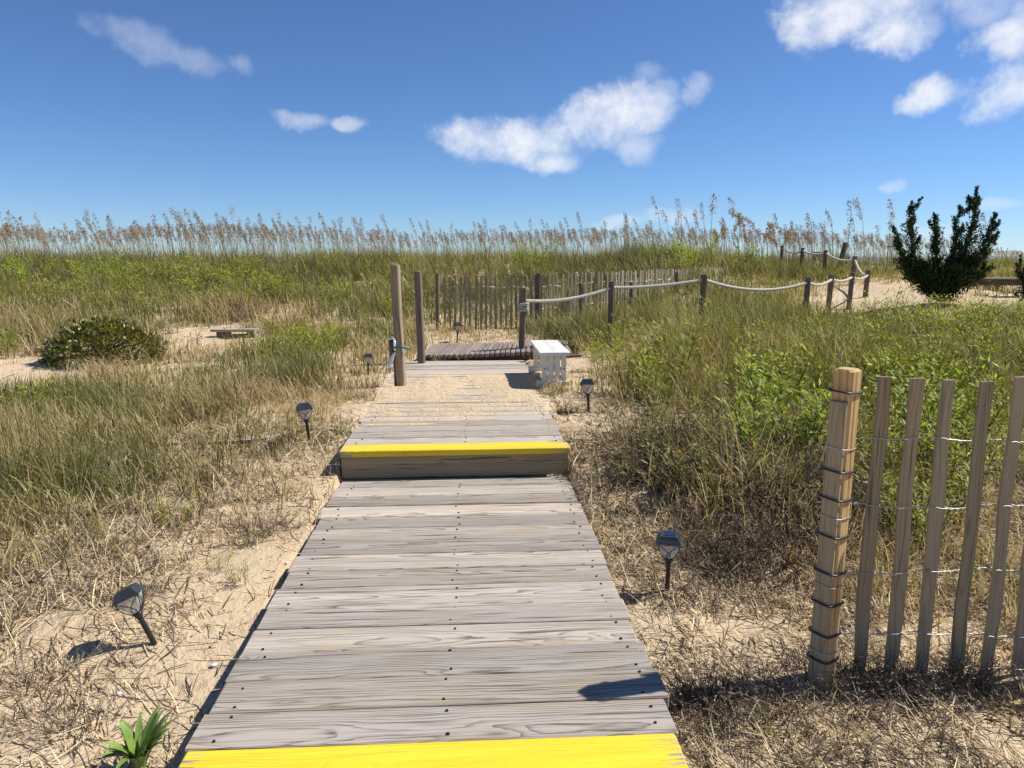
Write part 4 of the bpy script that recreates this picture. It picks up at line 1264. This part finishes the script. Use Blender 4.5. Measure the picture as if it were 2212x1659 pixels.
# ------------------------------------------------------------------ leafy weeds, each a plant
def weed_meshes(seed, nst, h, spread, leafn, colr, bushy=1.0, lw=.009):
    r = np.random.default_rng(seed)
    stems, lvs = [], []
    for k in range(nst):
        th = r.uniform(0, 2 * math.pi); rr = spread * math.sqrt(r.random()) * .5
        hh_ = h * r.uniform(.55, 1.1)
        b = np.array([rr * math.cos(th), rr * math.sin(th), -.02])
        out = r.uniform(.1, .45) * hh_
        pts = [b + np.array([math.cos(th) * out * t * t, math.sin(th) * out * t * t, hh_ * t]) + r.normal(0, .006, 3) * (t > 0) for t in np.linspace(0, 1, 5)]
        stems.append(np_tube(pts, np.linspace(.0032, .0014, 5), 3, (.12, .10, .05)))
        pts = np.array(pts)
        nl = int(leafn * r.uniform(.7, 1.3))
        t = r.uniform(.18, 1.0, nl) ** .75
        P_ = np.stack([np.interp(t, np.linspace(0, 1, 5), pts[:, q]) for q in range(3)], 1)
        a2 = r.uniform(0, 2 * math.pi, nl)
        D = np.stack([np.cos(a2), np.sin(a2), r.uniform(.05, 1.1, nl)], 1)
        side = r.uniform(0, .05 * bushy, nl)
        P_ = P_ + np.stack([np.cos(a2), np.sin(a2), .4 * np.ones(nl)], 1) * side[:, None]
        shade = colr * r.uniform(.7, 1.3, (nl, 1))
        shade = np.where((t > .8)[:, None], shade * np.array([1.25, 1.15, .9]), shade)
        V, T, C = leaves(P_, D, r.uniform(.028, .060, nl), r.uniform(.7, 1.4, nl) * lw * 1.35, shade)
        lvs.append((V, None, T, C))
    V, Q, T, C = join(stems); me1 = np_mesh('stems', V, Q, T, C, [M_leaf])
    V, Q, T, C = join(lvs); me2 = np_mesh('leaves', V, Q, T, C, [M_leaf])
    return me1, me2
YGREEN = np.array([.235, .265, .045]); DULL = np.array([.17, .165, .065]); BRIGHT = np.array([.25, .32, .05])
WV = {'yellow-green': [weed_meshes(100 + i, 10, .36, .40, 34, YGREEN, 1.1) for i in range(4)],
      'bright green': [weed_meshes(200 + i, 10, .34, .42, 38, BRIGHT, 1.2) for i in range(3)],
      'dull olive': [weed_meshes(300 + i, 9, .38, .40, 26, DULL, 1.0) for i in range(3)]}
def weed(pos, kind, sc, label, group=None):
    me1, me2 = RND.choice(WV[kind])
    r = empty('leafy_weed', pos, RND.uniform(0, 6.28))
    r.scale = (sc, sc, sc * RND.uniform(.85, 1.15))
    tag(r, label, 'weed', group)
    for nm, me_ in (('stems', me1), ('leaves', me2)):
        o = bpy.data.objects.new(nm, me_); COL.objects.link(o); o.parent = r; o['kind'] = 'stuff'
def weed_patch(pts, kind, sc, label, group):
    for (u, v) in pts:
        g = G(u, v)
        weed(Vector((g.x, g.y, gz(g.x, g.y))), kind, sc * RND.uniform(.8, 1.2), label, group)
def jitter_poly(n, u0, u1, v0, v1, seed):
    r = random.Random(seed)
    return [(r.uniform(u0, u1), r.uniform(v0, v1)) for _ in range(n)]
weed_patch(jitter_poly(9, 1620, 1790, 870, 1010, 1), 'bright green', 1.15, 'bright green leafy weed in the thicket before the pine fence post', 'green thicket weeds')
weed_patch(jitter_poly(9, 1850, 2060, 830, 1010, 2), 'bright green', 1.15, 'bright green leafy weed directly behind the near picket fence', 'green weeds behind the near fence')
weed_patch(jitter_poly(9, 1560, 1800, 1000, 1120, 3), 'dull olive', .9, 'dull olive weed with bare lower stems beside the pine fence post', 'olive weeds beside the fence post')
weed_patch(jitter_poly(9, 1350, 1520, 950, 1080, 4), 'dull olive', .85, 'dull olive weed on dry sand between the step and the thicket', 'olive weeds by the step')
weed_patch(jitter_poly(30, 1430, 2230, 740, 860, 5), 'yellow-green', 1.1, 'yellow-green flowering weed in the meadow between rope and near fence', 'yellow-green meadow weeds')
weed_patch(jitter_poly(28, 1880, 2240, 690, 770, 6), 'yellow-green', 1.1, 'yellow-green weed below the juniper and the sand path', 'weeds below the juniper')
weed_patch(jitter_poly(12, 1300, 1520, 740, 880, 7), 'yellow-green', .9, 'yellow-green weed in tall grass beyond the white bench', 'weeds beyond the bench')
weed_patch(jitter_poly(10, 1900, 2212, 960, 1180, 8), 'yellow-green', .9, 'yellow-green weed among dry grass seen through the near fence', 'weeds seen through the near fence')
weed_patch(jitter_poly(10, 600, 730, 745, 800, 9), 'yellow-green', .9, 'yellow-green weed in the grass between plank seat and shower post', 'weeds by the plank seat')
weed_patch([(85, 880), (60, 900), (115, 905)], 'yellow-green', .8, 'yellow-green weed in the grass below the round bush', 'weeds below the round bush')
weed_patch([(380, 1135)], 'yellow-green', .42, 'single low yellow-green weed on bare sand above the tilted light', None)
weed_patch(jitter_poly(30, 0, 880, 590, 690, 10), 'yellow-green', 1.2, 'yellow-green weed on the dune face above the plank seat', 'weeds on the dune face')
weed_patch(jitter_poly(14, 0, 420, 575, 640, 11), 'bright green', 1.3, 'deep green leafy clump high on the dune above the round bush', 'green clumps high on the dune')
weed_patch(jitter_poly(3, 1120, 1190, 575, 590, 12), 'bright green', 1.5, 'bright green clump on the dune behind the far picket fence', 'green clumps behind the far fence')
weed_patch(jitter_poly(10, 1420, 1680, 548, 600, 13), 'bright green', 1.4, 'dark green clump on the dune shoulder behind the far fence', 'clumps on the dune shoulder')
weed_patch([(2, 778), (-12, 770)], 'bright green', .9, 'dark green weed at the sand patch left of the round bush', 'weeds at the sand patch')
weed_patch([(690, 835), (715, 842)], 'bright green', .3, 'tiny green weed in the shower post shadow', 'tiny weeds in the shadow')
weed_patch([(510, 1265), (552, 1180), (470, 1235)], 'yellow-green', .25, 'tiny green seedling on bare sand left of the planks', 'seedlings beside the planks')

# dead brown brush
def brush_mesh(seed, n=46, h=.34):
    r = np.random.default_rng(seed)
    ps = []
    for k in range(n):
        th = r.uniform(0, 2 * math.pi); rr = .14 * math.sqrt(r.random())
        b = np.array([rr * math.cos(th), rr * math.sin(th), -.02]); d = np.array([math.cos(th) * r.uniform(.2, .9), math.sin(th) * r.uniform(.2, .9), r.uniform(.5, 1.2)])
        L_ = h * r.uniform(.5, 1.15)
        pts = [b]
        for q in range(4):
            d = d / np.linalg.norm(d) + r.normal(0, .22, 3)
            pts.append(pts[-1] + d / np.linalg.norm(d) * L_ / 4)
        colr = np.array([.135, .098, .07]) * r.uniform(.6, 1.8)
        ps.append(np_tube(pts, np.linspace(.0026, .0012, 5), 3, colr))
        for q in range(7):
            i = r.integers(1, 5); p0 = pts[i]
            V, T, C = leaves(np.array([p0]), r.normal(0, 1, (1, 3)), np.array([r.uniform(.015, .035)]), np.array([.007]), np.array([[.17, .125, .085]]) * r.uniform(.6, 1.6))
            ps.append((V, None, T, C))
    V, Q, T, C = join(ps)
    return np_mesh('dead_brush', V, Q, T, C, [M_straw])
BR = [brush_mesh(900 + i) for i in range(4)]
def brush(u, v, sc, label, group):
    g = G(u, v)
    o = bpy.data.objects.new('dead_brush', RND.choice(BR)); COL.objects.link(o)
    o.location = (g.x, g.y, gz(g.x, g.y)); o.rotation_euler = (0, 0, RND.uniform(0, 6.28)); o.scale = (sc, sc, sc * .9)
    tag(o, label, 'brush', group)
for (u, v) in jitter_poly(9, 1390, 1560, 985, 1060, 21): brush(u, v, .95, 'dark brown dead brush on the sand right of the yellow step', 'dead brush by the step')
for (u, v) in jitter_poly(12, 1560, 1790, 1070, 1200, 22): brush(u, v, 1.05, 'dark brown dead brush thicket left of the pine fence post', 'dead brush by the fence post')
for (u, v) in jitter_poly(9, 1500, 1640, 1180, 1260, 23): brush(u, v, .6, 'low dead brush behind the upright near light', 'dead brush behind the light')
for (u, v) in jitter_poly(8, 1480, 1760, 1440, 1560, 24): brush(u, v, .45, 'low grey brush tangled at the foot of the pine fence post', 'brush at the post foot')
for (u, v) in [(560, 1150), (590, 1140), (545, 1165)]: brush(u, v, .42, 'small dark dead twig clump on sand left of the planks', 'twig clump')
for (u, v) in [(90, 1560), (150, 1590), (60, 1500)]: brush(u, v, .4, 'grey dead grass clump on the sand below the tilted light', 'dead clumps below the tilted light')
for (u, v) in jitter_poly(10, 1820, 2150, 1440, 1540, 25): brush(u, v, .4, 'dead tangle along the foot of the near picket fence', 'tangle under the near fence')

# ------------------------------------------------------------------ round glossy bush
bc = G(176, 798)
bcen = Vector((bc.x, bc.y + .42, gz(bc.x, bc.y + .42)))
bush = empty('round_bush', bcen)
tag(bush, 'low round bush with glossy dark and golden green leaves', 'bush')
n = 5200
th = rng.uniform(0, 2 * math.pi, n); ph = np.arccos(rng.uniform(0.0, 1, n))
lump = 1 + .14 * vnoise(th * 2.2, ph * 3, 1.3, 51) * 2
rr = rng.uniform(.80, 1.03, n) * lump
D = np.stack([np.sin(ph) * np.cos(th), np.sin(ph) * np.sin(th), np.cos(ph)], 1)
P_ = D * rr[:, None] * np.array([.60, .46, .42]); P_[:, 2] *= np.where(P_[:, 0] > 0, 1 - .15 * P_[:, 0], 1)
nd = D + rng.normal(0, .55, (n, 3)); nd[:, 2] += .35
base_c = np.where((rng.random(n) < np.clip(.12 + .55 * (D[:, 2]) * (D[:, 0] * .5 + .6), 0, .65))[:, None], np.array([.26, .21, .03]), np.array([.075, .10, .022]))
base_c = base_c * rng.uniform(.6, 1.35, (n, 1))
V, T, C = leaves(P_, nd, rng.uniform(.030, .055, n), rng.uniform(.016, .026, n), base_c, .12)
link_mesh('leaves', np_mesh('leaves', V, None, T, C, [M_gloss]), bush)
ps = []
for k in range(22):
    t_ = rng.uniform(0, 2 * math.pi); r_ = rng.uniform(.1, .5)
    ps.append(np_tube(np.array([(0, 0, -.05), (r_ * .35 * math.cos(t_), r_ * .3 * math.sin(t_), .14), (r_ * math.cos(t_), r_ * .75 * math.sin(t_), .30 - .2 * r_)]), [.012, .009, .004], 5, (.08, .055, .035)))
V, Q, T, C = join(ps); link_mesh('branches', np_mesh('branches', V, Q, T, C, [M_straw]), bush)

# ------------------------------------------------------------------ juniper(s)
def juniper(Y, plumes, body, base_uv, name_label, seed, dens=1.0):
    r = np.random.default_rng(seed)
    b = at_y(base_uv[0], base_uv[1], Y)
    b.z = gz(b.x, b.y)
    root = empty('juniper_tree', b)
    tag(root, name_label, 'tree')
    origin = np.array(b)
    LV, TK = [], []
    allp = []
    for (pts, rads, dy) in plumes:
        allp.append((pts, rads, dy))
        for q in range(3):                       # short side spikes
            f = r.uniform(.2, .85) * (len(pts) - 1); i0 = int(f); fr = f - i0
            u0 = pts[i0][0] * (1 - fr) + pts[i0 + 1][0] * fr; v0 = pts[i0][1] * (1 - fr) + pts[i0 + 1][1] * fr
            du = r.choice([-1, 1]) * r.uniform(8, 17); dv = r.uniform(14, 30)
            allp.append(([(u0, v0), (u0 + du * .8, v0 - dv * .45), (u0 + du, v0 - dv)], [.05, .045, .012], dy * f / len(pts) + r.uniform(-.15, .15)))
    for (pts, rads, dy) in allp:
        side_ = len(pts) == 3
        W_ = [] if side_ else [np.zeros(3) + np.array([0, 0, .05])]
        for i, (u, v) in enumerate(pts):
            p = np.array(at_y(u, v, Y)) - origin
            p[1] += dy * (i + 1) / len(pts)
            W_.append(p)
        W_ = np.array(W_)
        seg = np.concatenate([[0], np.cumsum(np.linalg.norm(np.diff(W_, axis=0), axis=1))])
        fine = np.linspace(0, seg[-1], 14)
        cpts = np.stack([np.interp(fine, seg, W_[:, q]) for q in range(3)], 1) + r.normal(0, .012, (14, 3)) * np.linspace(0, 1, 14)[:, None]
        TK.append(np_tube(cpts[:12], np.linspace(.006 if side_ else .035, .003 if side_ else .008, 12), 6, (.09, .06, .04)))
        rad_s = np.interp(fine, seg, np.array(rads) if side_ else np.concatenate([[rads[0]], rads]))
        # side sprays spiral round the limb
        nsp = int(120 * seg[-1] * dens)
        for k in range(nsp):
            t = r.uniform(.05, 1.0)
            s_ = t * seg[-1]
            c = np.array([np.interp(s_, fine, cpts[:, q]) for q in range(3)])
            tang = np.array([np.interp(min(s_ + .05, seg[-1]), fine, cpts[:, q]) - np.interp(max(s_ - .05, 0), fine, cpts[:, q]) for q in range(3)])
            tang /= max(np.linalg.norm(tang), 1e-6)
            R_ = float(np.interp(s_, fine, rad_s)) * (1.15 if math.sin(s_ * 26 + k % 3) > .2 else .72)
            o_ = r.normal(0, 1, 3); o_ -= tang * o_.dot(tang); o_ /= max(np.linalg.norm(o_), 1e-6)
            d = o_ * r.uniform(.4, 1.0) + tang * r.uniform(.8, 1.5); d /= np.linalg.norm(d)
            nl = 22
            tt = r.uniform(0.05, 1, nl)
            L_ = R_ * r.uniform(.7, 1.25) * 1.25
            k_ = min(1.0, .45 + R_ * 5)
            P1 = c + d[None, :] * (tt * L_)[:, None] + r.normal(0, .018 * k_, (nl, 3)) * (1.1 - tt[:, None])
            D1 = d[None, :] + r.normal(0, .55, (nl, 3))
            colr = np.array([.038, .062, .020]) * r.uniform(.55, 1.35) * r.uniform(.8, 1.2, (nl, 1))
            V, T, C = leaves(P1, D1, r.uniform(.025, .055, nl) * k_, r.uniform(.012, .022, nl) * k_, colr)
            LV.append((V, None, T, C))
    for (u, v, dy, R_, n_) in body:
        c = np.array(at_y(u, v, Y)) - origin; c[1] += dy
        d = r.normal(0, 1, (n_, 3)); d /= np.linalg.norm(d, axis=1, keepdims=True)
        P1 = c + d * (R_ * r.uniform(.3, 1.05, n_))[:, None]
        P1 = P1[P1[:, 2] > .02]; m_ = len(P1)
        D1 = d[:m_] * .6 + r.normal(0, .4, (m_, 3)) + np.array([0, 0, .8])
        V, T, C = leaves(P1, D1, r.uniform(.03, .06, m_), r.uniform(.016, .028, m_), np.array([.026, .045, .014]) * r.uniform(.5, 1.4, (m_, 1)))
        LV.append((V, None, T, C))
    V, Q, T, C = join(TK); link_mesh('trunk', np_mesh('trunk', V, Q, T, C, [M_bark]), root)
    V, Q, T, C = join(LV); link_mesh('crown', np_mesh('crown', V, Q, T, C, [M_juni]), root)
    return root
JP = [([(2008, 622), (1986, 588), (1970, 545), (1961, 500), (1958, 465), (1960, 438)], [0.154, 0.179, 0.186, 0.128, 0.070, 0.026], -.1),
      ([(2000, 615), (1966, 575), (1948, 535), (1944, 490)], [0.128, 0.141, 0.102, 0.026], .15),
      ([(2024, 600), (2030, 560), (2034, 522), (2037, 488), (2036, 458)], [0.141, 0.147, 0.122, 0.077, 0.026], .25),
      ([(2040, 612), (2066, 566), (2090, 522), (2104, 478), (2105, 440), (2112, 406)], [0.166, 0.192, 0.198, 0.141, 0.077, 0.019], 0),
      ([(2058, 570), (2076, 515), (2082, 478), (2089, 444)], [0.128, 0.115, 0.064, 0.019], .2),
      ([(2062, 605), (2102, 562), (2126, 520), (2132, 492), (2134, 464)], [0.154, 0.160, 0.128, 0.096, 0.026], -.15),
      ([(2062, 612), (2104, 584), (2136, 550), (2148, 517)], [0.141, 0.141, 0.096, 0.026], .1),
      ([(2012, 632), (1976, 606), (1954, 575), (1950, 545)], [0.141, 0.141, 0.102, 0.038], 0),
      ([(2050, 622), (2080, 606), (2104, 596), (2118, 578)], [0.154, 0.141, 0.102, 0.038], -.2)]
JB = [(2012, 604, 0, .27, 1800), (2056, 600, -.05, .29, 2000), (2035, 628, 0, .28, 1900), (2088, 572, .1, .21, 1000), (1988, 590, .05, .18, 800)]
juniper(11.0, JP, JB, (2034, 660), 'dark twisted juniper with upswept pointed limbs on the sand slope', 61)
JP2 = [([(2225, 650), (2212, 615), (2203, 590), (2198, 572)], [.14, .13, .09, .03], 0), ([(2250, 640), (2260, 590), (2262, 540)], [.16, .14, .05], .1), ([(2240, 660), (2222, 645), (2208, 660)], [.12, .10, .05], 0)]
juniper(11.6, JP2, [(2245, 640, 0, .28, 1200), (2225, 660, 0, .2, 700)], (2240, 690), 'dark juniper at the end of the timber beam, right of the twisted one', 62)

# ------------------------------------------------------------------ strap-leaved plant beside the front board
lpz = G(305, 1672)
lily = empty('strap_leaved_plant', Vector((lpz.x, lpz.y, gz(lpz.x, lpz.y))))
tag(lily, 'fresh green strap-leaved plant beside the near yellow board', 'plant')
M_lily = plain('strap_leaf_green', (.17, .26, .05), .35, var=.25, scale=14)
for k in range(34):
    th = rng.uniform(0, 2 * math.pi); L_ = rng.uniform(.08, .15); bend = rng.uniform(.7, 1.9)
    if k < 9: th = rng.normal(.6, .5); bend = rng.uniform(.6, 1.3); L_ = rng.uniform(.13, .19)
    bmx = bmesh.new(); prev = None
    hd = Vector((math.cos(th), math.sin(th), 0)); sd_ = Vector((-math.sin(th), math.cos(th), 0))
    for i in range(7):
        t = i / 6; ang = bend * t
        p = hd * (L_ * (1 - math.cos(ang)) / bend + .012) + Vector((0, 0, L_ * math.sin(ang) / bend))
        ww = .0125 * (math.sin(min(1, t * 1.4 + .25) * math.pi / 2)) * (1 - t ** 3) + .0006
        row = [bmx.verts.new(p - sd_ * ww + Vector((0, 0, ww * .35))), bmx.verts.new(p), bmx.verts.new(p + sd_ * ww + Vector((0, 0, ww * .35)))]
        if prev:
            bmx.faces.new((prev[0], prev[1], row[1], row[0])); bmx.faces.new((prev[1], prev[2], row[2], row[1]))
        prev = row
    bm_obj('leaf', bmx, M_lily, lily, True)

# a few shells
for (u, v, s) in [(462, 1442, .011), (258, 1500, .009), (620, 1222, .007), (1660, 1270, .009)]:
    g = G(u, v)
    bmx = bmesh.new(); bmesh.ops.create_icosphere(bmx, subdivisions=2, radius=s)
    for vv in bmx.verts:
        vv.co.z *= .45; vv.co.x *= 1.2
        vv.co += Vector((RND.uniform(-1, 1), RND.uniform(-1, 1), RND.uniform(-1, 1))) * s * .08
    o = bm_obj('shell', bmx, M_shell, None, True); o.location = (g.x, g.y, gz(g.x, g.y) + s * .2); o.rotation_euler = (.2, .1, u)
    tag(o, 'small bleached shell fragment lying on the sand', 'shell', 'shell fragments on the sand')

# ------------------------------------------------------------------ sea oats
def oat(seed, h, head, droop, colr):
    r = np.random.default_rng(seed)
    th = r.normal(math.pi, .9)
    lean = r.uniform(.02, .16) * h
    n = 7
    ts = np.linspace(0, 1, n)
    pts = np.stack([math.cos(th) * lean * ts ** 2, math.sin(th) * lean * ts ** 2, h * ts], 1)
    # the top nods
    k = ts > .78
    nod = (ts[k] - .78) / .22
    pts[k, 0] += math.cos(th) * droop * nod ** 2; pts[k, 1] += math.sin(th) * droop * nod ** 2; pts[k, 2] -= droop * .45 * nod ** 2
    ps = [np_tube(pts, np.linspace(.0052, .0028, n), 3, np.array([.42, .36, .24]) * r.uniform(.7, 1.1))]
    m = int(head * 64)
    t = 1 - r.random(m) ** 1.1 * .27
    P1 = np.stack([np.interp(t, ts, pts[:, q]) for q in range(3)], 1)
    side = r.uniform(0, .045, m) * (1.25 - np.abs(t - .88) * 5).clip(.3, 1.3)
    a2 = r.normal(th, .9, m)
    P1 += np.stack([np.cos(a2) * side, np.sin(a2) * side, -side * r.uniform(-.4, .8, m)], 1)
    D1 = np.stack([np.cos(a2) * .55, np.sin(a2) * .55, r.uniform(-.9, .8, m)], 1)
    V, T, C = leaves(P1, D1, r.uniform(.028, .048, m), r.uniform(.011, .019, m), colr * r.uniform(.6, 1.35, (m, 1)))
    ps.append((V, None, T, C))
    for q in range(3):                                  # a few long leaves low on the stalk
        bb = blades(np.array([[0, 0, h * r.uniform(.02, .2)]]), np.array([h * r.uniform(.3, .5)]), np.array([r.uniform(0, 6.28)]), np.array([r.uniform(.5, 1.4)]), np.array([.008]), np.array([[.20, .20, .08]]))
        ps.append(bb)
    return join(ps)
BACKLIT_BROWN = np.array([.30, .22, .15]); SUNLIT_TAN = np.array([.56, .46, .30])  # head colours: backlit darkening put into the brown, sunlit look into the tan
OV = {'brown': [oat(700 + i, 1.0, RND.uniform(.7, 1.3), RND.uniform(.0, .09), BACKLIT_BROWN * RND.uniform(.8, 1.2)) for i in range(14)],
      'full': [oat(740 + i, 1.0, 2.4, RND.uniform(.12, .22), BACKLIT_BROWN * 1.25) for i in range(6)],
      'tan': [oat(760 + i, 1.0, RND.uniform(.8, 1.3), RND.uniform(.04, .16), SUNLIT_TAN) for i in range(8)]}
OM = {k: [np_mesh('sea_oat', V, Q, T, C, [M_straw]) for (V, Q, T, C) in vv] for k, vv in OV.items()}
def put_oat(x, y, h, kind, label, group):
    o = bpy.data.objects.new('sea_oat', RND.choice(OM[kind])); COL.objects.link(o)
    o.location = (x, y, gz(x, y)); o.scale = (h, h, h)
    o.rotation_euler = (RND.uniform(-.05, .05), RND.uniform(-.07, .07), RND.uniform(-.7, .7))
    tag(o, label, 'sea oats', group)
ro_ = random.Random(17)
cnt = 0
def oat_at(u, vtop, Y, kind, label, group):
    global cnt
    t = at_y(u, vtop, Y)
    h = max(.35, (t.z - gz(t.x, t.y)) * 1.02)
    put_oat(t.x, t.y, h, kind, label, group); cnt += 1
# full drooping heads on the dune shoulder by the last rope post
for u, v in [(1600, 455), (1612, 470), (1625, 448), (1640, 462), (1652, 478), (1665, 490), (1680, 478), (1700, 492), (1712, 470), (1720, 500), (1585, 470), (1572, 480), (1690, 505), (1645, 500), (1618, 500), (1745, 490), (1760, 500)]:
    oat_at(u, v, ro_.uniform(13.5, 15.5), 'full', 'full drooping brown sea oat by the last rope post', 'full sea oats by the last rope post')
# pale heads standing before the dune face and the far fence
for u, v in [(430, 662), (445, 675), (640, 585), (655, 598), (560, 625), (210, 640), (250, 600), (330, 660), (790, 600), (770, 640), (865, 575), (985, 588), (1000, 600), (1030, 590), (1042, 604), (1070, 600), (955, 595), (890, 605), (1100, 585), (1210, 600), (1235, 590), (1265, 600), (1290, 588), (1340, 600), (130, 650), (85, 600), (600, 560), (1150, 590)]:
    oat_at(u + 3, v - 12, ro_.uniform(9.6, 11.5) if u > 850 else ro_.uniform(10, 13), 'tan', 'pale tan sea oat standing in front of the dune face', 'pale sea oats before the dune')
# tall ones on the right of the skyline
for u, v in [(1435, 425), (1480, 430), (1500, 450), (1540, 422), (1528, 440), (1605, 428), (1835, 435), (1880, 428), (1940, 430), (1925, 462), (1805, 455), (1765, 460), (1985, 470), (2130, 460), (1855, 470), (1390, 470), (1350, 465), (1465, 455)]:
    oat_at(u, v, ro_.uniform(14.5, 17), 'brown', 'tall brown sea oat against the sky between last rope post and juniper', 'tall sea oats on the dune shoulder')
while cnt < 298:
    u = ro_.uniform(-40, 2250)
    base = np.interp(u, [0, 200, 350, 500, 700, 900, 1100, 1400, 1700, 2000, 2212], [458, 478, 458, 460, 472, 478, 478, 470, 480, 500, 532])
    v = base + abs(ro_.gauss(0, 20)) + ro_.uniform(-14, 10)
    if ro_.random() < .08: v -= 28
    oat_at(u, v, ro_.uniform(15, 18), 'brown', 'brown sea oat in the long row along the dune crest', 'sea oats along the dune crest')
# the rest of the row
ps = []
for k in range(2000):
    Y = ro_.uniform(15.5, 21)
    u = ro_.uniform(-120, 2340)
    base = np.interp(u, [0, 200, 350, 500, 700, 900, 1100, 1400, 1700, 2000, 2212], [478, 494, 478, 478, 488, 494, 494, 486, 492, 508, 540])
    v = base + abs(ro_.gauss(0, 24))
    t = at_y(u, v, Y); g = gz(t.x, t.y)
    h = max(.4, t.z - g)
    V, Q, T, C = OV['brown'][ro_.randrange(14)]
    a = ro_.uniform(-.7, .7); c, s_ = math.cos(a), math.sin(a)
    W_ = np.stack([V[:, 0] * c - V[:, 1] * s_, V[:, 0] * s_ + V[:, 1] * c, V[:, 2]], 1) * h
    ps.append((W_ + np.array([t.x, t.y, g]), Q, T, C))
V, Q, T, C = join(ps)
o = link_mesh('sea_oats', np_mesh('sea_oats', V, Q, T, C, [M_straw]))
tag(o, 'dense thin sea oat stalks behind the crest row', 'sea oats', kind='stuff')
print('straw', NSTRAW, 'blades', NBLADE, 'oats', cnt)
